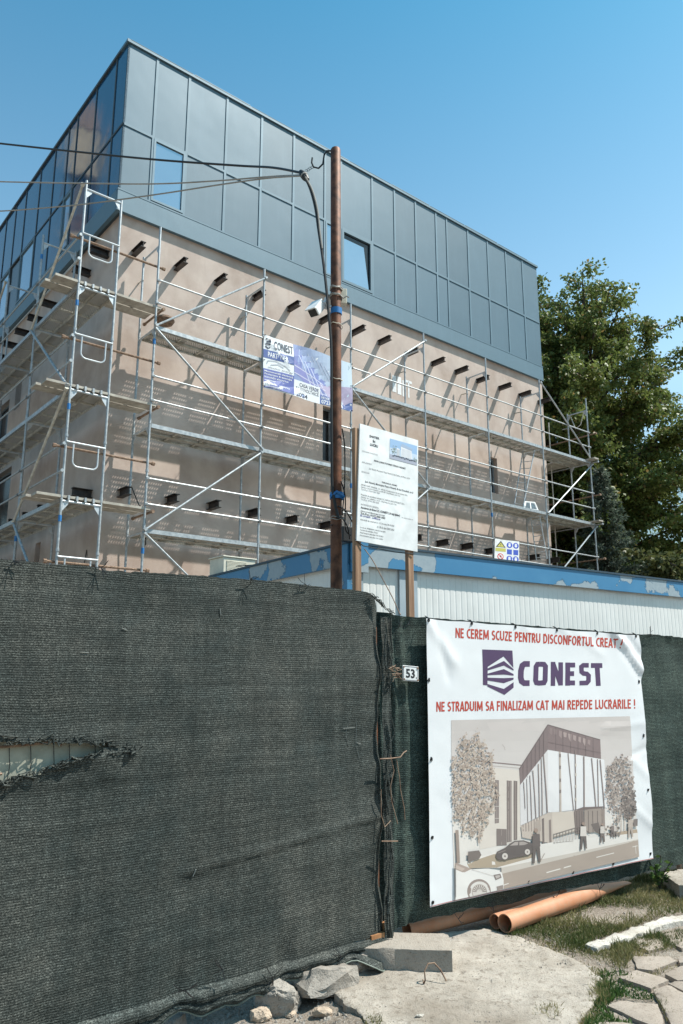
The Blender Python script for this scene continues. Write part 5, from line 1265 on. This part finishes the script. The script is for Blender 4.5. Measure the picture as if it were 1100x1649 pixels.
stone('rubble', 677, 1636, .05, .018, .01, M['kerb'], 'tiny white chip lying on the concrete slab', 'stone chip', 10, 35, z=.02)
# orange drain pipes
def pipe(p0, p1, r, label, taper=None, n=28):
    d = (p1 - p0); L = d.length; d.normalize(); m_ = MB(); N = 40; K = 14
    sd = Vector((-d.y, d.x, 0)).normalized(); up_ = sd.cross(d); up_ = up_ if up_.z > 0 else -up_
    rings = []
    for i in range(K + 1):
        t = i / K; kx, kz, dz = (1, 1, 0)
        if taper and t > taper: q = (t - taper) / (1 - taper); kz = 1 - .88 * q ** .8; kx = 1 - .35 * q; dz = -r * .3 * q
        rings.append([p0 + d * L * t + Zv * dz + sd * math.cos(2 * math.pi * k / N) * r * kx + up_ * math.sin(2 * math.pi * k / N) * r * kz for k in range(N)])
    inn = [[p0 + d * L * t + sd * math.cos(2 * math.pi * k / N) * (r - .005) + up_ * math.sin(2 * math.pi * k / N) * (r - .005) for k in range(N)] for t in (0, .25)]
    V = [v for r_ in inn[::-1] + rings for v in r_]; W = len(inn) + len(rings)
    m_.add(V, [(i * N + k, i * N + (k + 1) % N, (i + 1) * N + (k + 1) % N, (i + 1) * N + k)[::-1] for i in range(W - 1) for k in range(N)])
    m_.add(inn[1], [tuple(range(N))])
    return tag(m_.build('drain_pipe', M['pvc'], None, True, p0 - Zv * r, sharp=50), label, 'pipe')
e0 = onz(813, 1487, .065); e1 = onz(1010, 1417, .065)
pipe(e0, e1, .055, 'front orange drain pipe with open round end lying on the grass below the banner', .68)
e0 = onz(655, 1497, .055); e1 = onz(905, 1437, .075)
pipe(e0, e1, .050, 'rear orange drain pipe half hidden under the net beside the concrete block')
e0 = onz(797, 1484, .05); e1 = onz(900, 1450, .05)
pipe(e0, e1, .045, 'short dark orange pipe end between the two larger drain pipes')
# kerb and flagstones
kb = slab('kerb_stone', [(944, 1519), (962, 1525), (990, 1515), (1043, 1499), (1036, 1487), (1000, 1500)], .03, .05, .03, M['kerb'], .010, .022); tag(kb, 'broken white limed kerb stone in the grass, near end', 'kerb stone')
kb = slab('kerb_stone', [(1041, 1496), (1110, 1478), (1180, 1457), (1180, 1450), (1100, 1470), (1037, 1487)], .025, .05, .03, M['kerb'], .008, .016); tag(kb, 'longer white kerb stone running on to the right frame edge', 'kerb stone')
ZF6 = lambda x, y: (820 + x / 3.93, 1360 + y / 3.93)
FLG = [([(800, 592), (968, 588), (978, 640), (880, 664), (815, 640)], 'small paving slab nearest the white kerb, partly overgrown'),
       ([(782, 706), (1010, 700), (1056, 728), (905, 792), (812, 776)], 'five sided paving slab between weeds and dry grass, behind the pointed slab'),
       ([(690, 832), (806, 786), (1004, 848), (895, 902)], 'lozenge shaped paving slab pointing at the concrete slab'),
       ([(912, 906), (1000, 880), (1110, 935), (1250, 1010), (1250, 1180), (1050, 1180)], 'largest paving slab at the lower right picture corner'),
       ([(618, 1010), (690, 984), (938, 1000), (982, 1120), (940, 1150), (850, 1116)], 'broad paving slab at the bottom edge beside green weeds'),
       ([(1065, 705), (1160, 690), (1200, 730), (1080, 740)], 'paving slab sliver at the right edge above the wide slab'),
       ([(985, 812), (1080, 762), (1240, 740), (1240, 838), (1065, 852)], 'wide paving slab at the right edge below the sliver'),
       ([(1010, 872), (1070, 858), (1240, 846), (1240, 985), (1110, 920)], 'wedge paving slab squeezed between two wide slabs at the right edge'),
       ([(530, 1124), (760, 1122), (920, 1165), (900, 1250), (540, 1250)], 'paving slab cut off by the bottom picture edge'),
       ([(975, 565), (1100, 520), (1250, 500), (1250, 620), (1090, 650), (985, 600)], 'large overgrown paving slab against the long kerb stone')]
for q, lab in FLG: tag(slab('paving_stone', [ZF6(*p) for p in q], .012, .05, .04, M['flag'], .002, .006), lab, 'paving stone', 'irregular paving stones at the lower right')
tag(slab('concrete_block', [(1066, 1405), (1100, 1398), (1150, 1400), (1150, 1428), (1092, 1424)], .10, .10, .03, M['concrete'], .004, .006), 'pale concrete fence foot at the far right of the net', 'concrete block')
# loose gravel and grit (uncountable)
GB = [(300, 1660), (360, 1610), (440, 1600), (540, 1600), (600, 1560), (560, 1660)]
m_ = MB(); rr = random.Random(3)
def chip(p, s_):
    q = [Vector((rr.uniform(-1, 1), rr.uniform(-1, 1), rr.uniform(-.7, .7))) for _ in range(4)]
    q = [Vector((1, 0, -.3)), Vector((-.5, .8, -.3)), Vector((-.5, -.8, -.3)), Vector((rr.uniform(-.3, .3), rr.uniform(-.3, .3), .7)), Vector((rr.uniform(.1, .6), rr.uniform(.1, .6), .5))]
    w = rr.uniform(0, 6.28); c_, s2 = math.cos(w), math.sin(w)
    vs = [p + Vector((v.x * c_ - v.y * s2, v.x * s2 + v.y * c_, v.z)) * s_ * rr.uniform(.75, 1.2) for v in q]
    m_.add(vs, [(0, 1, 4), (1, 3, 4), (1, 2, 3), (2, 0, 3), (0, 4, 3), (2, 1, 0)])
for k in range(2600):
    x, y = rr.uniform(-1.3, .35), rr.uniform(3.3, 4.95); chip(Vector((x, y, ground_h(x, y) + .002)), rr.choice((.004, .006, .006, .009, .013, .018)) * rr.uniform(.6, 1.3))
for k in range(900):
    x, y = rr.uniform(.2, 3.0), rr.uniform(3.4, 6.2); chip(Vector((x, y, ground_h(x, y) + .006)), rr.uniform(.003, .010))
for k in range(1100):
    q = onz(rr.uniform(555, 960), min(1645, 1503 + rr.expovariate(1 / 55.)), .010); chip(q, rr.choice((.002, .003, .003, .004, .005, .007)))
gv = m_.build('gravel', M['rubble']); gv['kind'] = 'stuff'

# ------------------------------------------------------------------ vegetation
def leafmesh(name, P_, D, Nn, L, W, mat, parent=None, fold=.25, col=None, loc=None):
    """many leaf blades: base points P_, directions D, normals Nn, length L, width W (numpy)"""
    n = len(P_); base = np.array(wbase(parent)) if parent else np.array(loc if loc is not None else (0, 0, 0))
    S = np.cross(D, Nn); S /= np.linalg.norm(S, axis=1, keepdims=True) + 1e-9
    a = P_; t = P_ + D * L[:, None]; mid = P_ + D * (L * .45)[:, None] + Nn * (L * .06)[:, None]
    l = mid + S * (W * .5)[:, None] - Nn * (W * fold)[:, None]; r_ = mid - S * (W * .5)[:, None] - Nn * (W * fold)[:, None]
    V = np.stack([a, r_, t, l], 1).reshape(-1, 3) - base
    me = bpy.data.meshes.new(name); me.vertices.add(4 * n); me.vertices.foreach_set('co', V.astype(np.float32).ravel())
    me.loops.add(4 * n); me.loops.foreach_set('vertex_index', np.arange(4 * n, dtype=np.int32))
    me.polygons.add(n); me.polygons.foreach_set('loop_start', np.arange(0, 4 * n, 4, dtype=np.int32))
    me.update(); at = me.color_attributes.new('Col', 'FLOAT_COLOR', 'CORNER')
    cc = np.ones((n, 4), np.float32); cc[:, :3] = col if col is not None else np.random.RandomState(1).rand(n, 3)
    at.data.foreach_set('color', np.repeat(cc, 4, 0).ravel())
    me.materials.append(mat); me.validate(); o = bpy.data.objects.new(name, me); C.objects.link(o)
    if parent: o.parent = parent
    else: o.location = base
    return o
def unit(v): return v / (np.linalg.norm(v, axis=1, keepdims=True) + 1e-9)
def crown(name, clumps, per, size, mat, parent, seed, droop=.35):
    """clumps: (centre, outward dir, rx along, ry across)"""
    rs = np.random.RandomState(seed); P_, D, N_, Cc = [], [], [], []
    for c, od, ra, rb_ in clumps:
        k = max(6, int(per * ra * rb_)); od = np.array(od); q = rs.normal(size=(k, 3)) * .5
        q /= np.maximum(1, np.linalg.norm(q, axis=1, keepdims=True) / 1.15)
        al = od / np.linalg.norm(od); off = q * rb_; off += np.outer(q @ al, al) * (ra - rb_); off[:, 2] *= .62
        off[:, 2] -= droop * np.abs(q @ al) ** 1.5 * ra * .5
        P_.append(np.array(c) + off); d = rs.normal(size=(k, 3)) + al * .5; d[:, 2] -= .5; D.append(unit(d))
        nn = rs.normal(size=(k, 3)) * .75; nn[:, 2] += .8; N_.append(unit(nn)); t = rs.rand()
        cl = rs.rand(k, 3); cl[:, 0] = np.clip(.25 * t + .6 * cl[:, 0] + .15, 0, 1); Cc.append(cl)
    P_, D, N_, Cc = map(np.concatenate, (P_, D, N_, Cc)); n = len(P_)
    N_ = unit(N_ - (N_ * D).sum(1, keepdims=True) * D); s_ = size * rs.uniform(.7, 1.35, n)
    return leafmesh(name, P_, D, N_, s_, s_ * .72, mat, parent, .18, Cc)
def tree(name, label, cat, base, H, prof, nl, per, size, mat, seed, group=None, trunk_r=.28, first=.18, flat=.35):
    """prof: list of (height fraction, crown radius)"""
    rr = random.Random(seed); t = thing(name, label, cat, base, group); base = Vector(base)
    tm = MB(); sway = [Vector((rr.uniform(-.25, .25), rr.uniform(-.25, .25), 0)) for _ in range(6)]
    spine = [base + Zv * H * .93 * i / 5 + sway[i] * (i / 5) for i in range(6)]
    tm.path(spine, [trunk_r * (1 - .85 * i / 5) for i in range(6)], 10); tm.build('trunk', M['bark'], t, True)
    def sp(k): k *= 5; i = min(4, int(k)); return spine[i].lerp(spine[i + 1], k - i)
    cl = []; lm = MB(); ga = rr.uniform(0, 6)
    for i in range(nl):
        h = first + (1.0 - first) * ((i + rr.random()) / nl); ga += 2.4 + rr.uniform(-.4, .4); rad = interp(h, prof) * rr.uniform(.6, 1.15)
        st = sp(min(.97, max(.1, h - rr.uniform(.06, .16)))); d = Vector((math.cos(ga), math.sin(ga), 0))
        en = Vector((spine[3].x, spine[3].y, base.z + h * H)) + d * rad; md = st.lerp(en, .5) + Zv * rr.uniform(.1, .5)
        lm.path([st, st.lerp(md, .5) + Zv * .1, md, md.lerp(en, .6), en], [trunk_r * .28, trunk_r * .2, trunk_r * .14, trunk_r * .08, .015], 5)
        m_n = max(3, int(rad * 2.4))
        for j in range(m_n):
            k = (j + 1) / m_n * .92 + .1; k = min(1.02, k); p = st.lerp(md, k * 2) if k < .5 else md.lerp(en, (k - .5) * 2)
            for s_ in range(2 if rad > 1.5 else 1):
                sd = Vector((rr.gauss(0, 1), rr.gauss(0, 1), rr.gauss(0, .45))).normalized(); ln = rr.uniform(.3, .9) * (1.25 - .5 * k)
                q = p + sd * ln * (1 if s_ or j else .4); lm.path([p, p.lerp(q, .5) + Zv * .04, q], [.03, .018, .008], 4)
                od = (sd + d * .8); cl.append((tuple(q), tuple(od), rr.uniform(.5, 1.0), rr.uniform(.24, .46)))
    lm.build('branch', M['bark'], t, True); crown('crown', cl, per, size, mat, t, seed); return t
def treeAt(px, Y, z=0): p = atY(px, 1000, Y); return (p.x, Y, z)
tree('broadleaf_tree', 'tall broadleaf tree with ragged olive green crown right of the building', 'tree', treeAt(965, 30), 18.3,
     [(.15, 3.2), (.3, 4.4), (.5, 5.0), (.62, 4.9), (.75, 4.3), (.86, 3.3), (.95, 1.8), (1.0, .7)], 88, 600, .145, M['leaf'], 5, trunk_r=.42, first=.2)
tree('broadleaf_tree', 'broadleaf tree behind the scaffold end, lower than the tall ragged one', 'tree', treeAt(905, 34), 13.5,
     [(.1, 3.4), (.4, 3.8), (.7, 3.2), (.9, 2.0), (1.0, .8)], 50, 330, .19, M['leaf'], 8, trunk_r=.35, first=.12)
tree('broadleaf_tree', 'dense broadleaf tree at the right frame edge behind the spruce', 'tree', treeAt(1085, 36), 7.6,
     [(.1, 3.2), (.4, 3.7), (.7, 3.0), (.9, 1.8), (1.0, .7)], 44, 330, .19, M['leaf'], 11, trunk_r=.3, first=.1)
tree('shrub', 'bright olive shrub at the right edge above the cabin roof', 'shrub', treeAt(1082, 24), 5.4,
     [(.1, 1.6), (.5, 1.9), (.8, 1.4), (1.0, .4)], 30, 520, .16, M['leaf2'], 14, trunk_r=.12, first=.1)
tree('shrub', 'low dark shrub behind the scaffold end above the cabin roof', 'shrub', treeAt(905, 27.5), 5.6,
     [(.1, 1.9), (.5, 2.1), (.8, 1.5), (1.0, .4)], 30, 520, .17, M['leaf'], 17, trunk_r=.12, first=.1)
def spruce(base, H, R0, seed):
    rs = np.random.RandomState(seed); t = thing('spruce', 'young blue green spruce in front of the tall tree at right', 'tree', base); b = Vector(base)
    m_ = MB(); m_.path([b, b + Zv * H * .5, b + Zv * H], [.12, .07, .01], 8); m_.build('trunk', M['bark'], t, True)
    P_, D = [], []; lm = MB()
    for i in range(190):
        h = .08 + .92 * (i / 190) ** .9; rad = R0 * (1 - h) ** .85 * rs.uniform(.7, 1.15) + .1; w = i * 2.4 + rs.uniform(-.3, .3); d = np.array((math.cos(w), math.sin(w), 0)); st = np.array(b + Zv * H * h)
        L = rad; pts = [st, st + d * L * .5 + np.array((0, 0, -.10 * L)), st + d * L + np.array((0, 0, .04 * L))]; lm.path([Vector(p) for p in pts], [.018, .012, .004], 4)
        n = int(170 * rad + 20); k = rs.rand(n) ** .8; p = st + np.outer(k * L, d); p[:, 2] -= .35 * L * k * (1 - k); p += rs.normal(size=(n, 3)) * (.10 * L * (1.1 - k))[:, None] * np.array((1, 1, .4)); p[:, 2] -= rs.rand(n) * .10
        dd = d * .8 + rs.normal(size=(n, 3)) * .55; dd[:, 2] -= .25; P_.append(p); D.append(unit(dd))
    lm.build('branch', M['bark'], t, True); P_, D = np.concatenate(P_), np.concatenate(D); n = len(P_); N_ = unit(np.cross(D, rs.normal(size=(n, 3)))); N_[N_[:, 2] < 0] *= -1
    leafmesh('crown', P_, D, N_, rs.uniform(.10, .2, n), np.full(n, .042), M['needle'], t, .1, rs.rand(n, 3))
spruce(treeAt(985, 25), 8.6, 2.3, 3)
# grass and weeds
def proj(p):
    d = p - EYE; f = d.y * cp + d.z * sp; return CX + F * d.x / f, CY - F * (-d.y * sp + d.z * cp) / f
def grass(name, regions, n, hlo, hhi, mat, seed, dry, wid=.004, z=.0):
    rs = random.Random(seed); P_, D, L_, Cc = [], [], [], []; tries = 0
    while len(P_) < n and tries < n * 60:
        tries += 1; x, y = rs.uniform(.1, 3.6), rs.uniform(3.4, 7.2); px, py = proj(Vector((x, y, z)))
        if not any(inpoly(px, py, q) for q in regions): continue
        dn = nz(x * 2.2, y * 2.2, 41)
        if rs.random() > .62 + 1.1 * dn: continue
        d = Vector((rs.gauss(0, .55), rs.gauss(0, .55), 1)).normalized(); P_.append((x, y, z - .004)); D.append(tuple(d))
        L_.append(rs.uniform(hlo, hhi) * (.7 + .9 * max(-.3, nz(x * 4, y * 4, 44)))); c = min(1, max(0, dry + .9 * nz(x * 1.6, y * 1.6, 47) + rs.gauss(0, .18))); Cc.append((c, rs.random(), 0))
    P_, D, L_, Cc = np.array(P_), np.array(D), np.array(L_), np.array(Cc); r2 = np.random.RandomState(seed); N_ = unit(np.cross(D, r2.normal(size=D.shape)))
    o = leafmesh(name, P_, D, N_, L_, np.full(len(L_), wid) * r2.uniform(.6, 1.6, len(L_)), mat, None, .1, Cc); o['kind'] = 'stuff'; return o
G1 = [[(815, 1505), (850, 1485), (900, 1460), (960, 1440), (1010, 1420), (1050, 1408), (1120, 1395), (1180, 1400), (1180, 1452), (1100, 1470), (1040, 1486), (1000, 1500), (945, 1518), (960, 1530), (1000, 1520), (1060, 1505), (1180, 1490), (1180, 1540), (1080, 1535), (1020, 1525), (1012, 1560), (990, 1560), (960, 1548), (900, 1528), (850, 1512)]]
grass('grass', G1, 33000, .018, .07, M['grass'], 5, .42, .0045)
G2 = [[(965, 1565), (1005, 1565), (1030, 1590), (1050, 1600), (1055, 1612), (1000, 1606), (975, 1620), (990, 1640), (1020, 1649), (940, 1660), (952, 1625), (968, 1600)]]
grass('weeds', G2, 5200, .012, .04, M['moss'], 9, .35, .007)
G3 = [[(930, 1545), (975, 1565), (985, 1610), (960, 1640), (930, 1660), (945, 1620), (955, 1590), (945, 1565)], [(735, 1500), (800, 1493), (860, 1508), (930, 1545), (900, 1540), (840, 1520), (790, 1504)], [(1015, 1520), (1120, 1500), (1120, 1560), (1060, 1545), (1020, 1545)], [(1046, 1590), (1062, 1592), (1090, 1640), (1075, 1645)], [(1000, 1580), (1100, 1548), (1100, 1556), (1010, 1590)], [(480, 1615), (520, 1605), (548, 1625), (530, 1649), (490, 1640)], [(560, 1625), (610, 1640), (620, 1660), (580, 1660)], [(860, 1620), (905, 1625), (900, 1645), (860, 1640)]]
grass('grass', G3, 4200, .015, .05, M['grass'], 12, .6, .0035)
# broad-leaved weed by the fence end
wd = thing('weed', 'leafy green weed growing at the end of the net beside the pale block', 'weed', onz(1062, 1432, 0)); b = onz(1062, 1432, 0); rs = np.random.RandomState(4); P_, D, L_ = [], [], []
m_ = MB()
for k in range(9):
    a = rs.uniform(0, 6.28); tip = b + Vector((.10 * math.cos(a), .10 * math.sin(a), rs.uniform(.12, .27))); m_.path([b, b.lerp(tip, .5) + Zv * .03, tip], .003, 4)
    for j in range(9):
        q = b.lerp(tip, .25 + .09 * j); P_.append(tuple(q)); v = rs.normal(size=3); v[2] = abs(v[2]) * .3; D.append(v); L_.append(rs.uniform(.03, .06))
m_.build('stem', M['moss'] and M['bark'], wd); D = unit(np.array(D)); N_ = np.cross(D, rs.normal(size=D.shape)); N_ = unit(N_); N_[N_[:, 2] < 0] *= -1
leafmesh('leaves', np.array(P_), D, N_, np.array(L_), np.array(L_) * .6, M['moss'], wd, .15)

# ------------------------------------------------------------------ stand-in tower out of view, added for its reflection in the side panels
tb = Vector((-23.5, 26.6, 0)); TF = Frame((tb.x, tb.y), 20)
tw = thing('stand_in_tower', 'stand-in brown brick tower with pale block on top, added for its reflection in the side panels', 'tower', tb)
M['stand_in_brick'] = mk('stand_in_tower_brick', (.10, .06, .045), (.20, .12, .085), 3, .9, 0, .3, 20, .02); M['stone'] = mk('stand_in_tower_stone', (.42, .33, .22), (.56, .46, .32), 2, .85)
m_ = MB(); m_.box(TF, -.55, .55, -.55, .55, 0, 24.5); m_.build('shaft', M['stand_in_brick'], tw)
m_ = MB(); m_.box(TF, -.5, .5, -.5, .5, 24.51, 26.6); m_.build('stand_in_belfry', M['beam'], tw)
m_ = MB(); m_.box(TF, -.75, .75, -.75, .75, 26.61, 29.3); m_.build('block', M['stone'], tw)
m_ = MB(); q = [TF.p(a, b, 29.31) for a, b in ((-.8, -.8), (.8, -.8), (.8, .8), (-.8, .8))]; m_.add(q + [TF.p(0, 0, 32.0)], [(0, 1, 4), (1, 2, 4), (2, 3, 4), (3, 0, 4), (3, 2, 1, 0)]); m_.build('roof', M['rust'], tw)
m_ = MB()
for z in (8, 11, 14, 17, 20, 23):
    for b in (-.62, .56): m_.box(TF, -.64, .64, b, b + .06, z, z + .35)
    for a in (-.62, .56): m_.box(TF, a, a + .06, -.55, .55, z, z + .35)
m_.build('stand_in_string_course', M['stone'], tw)
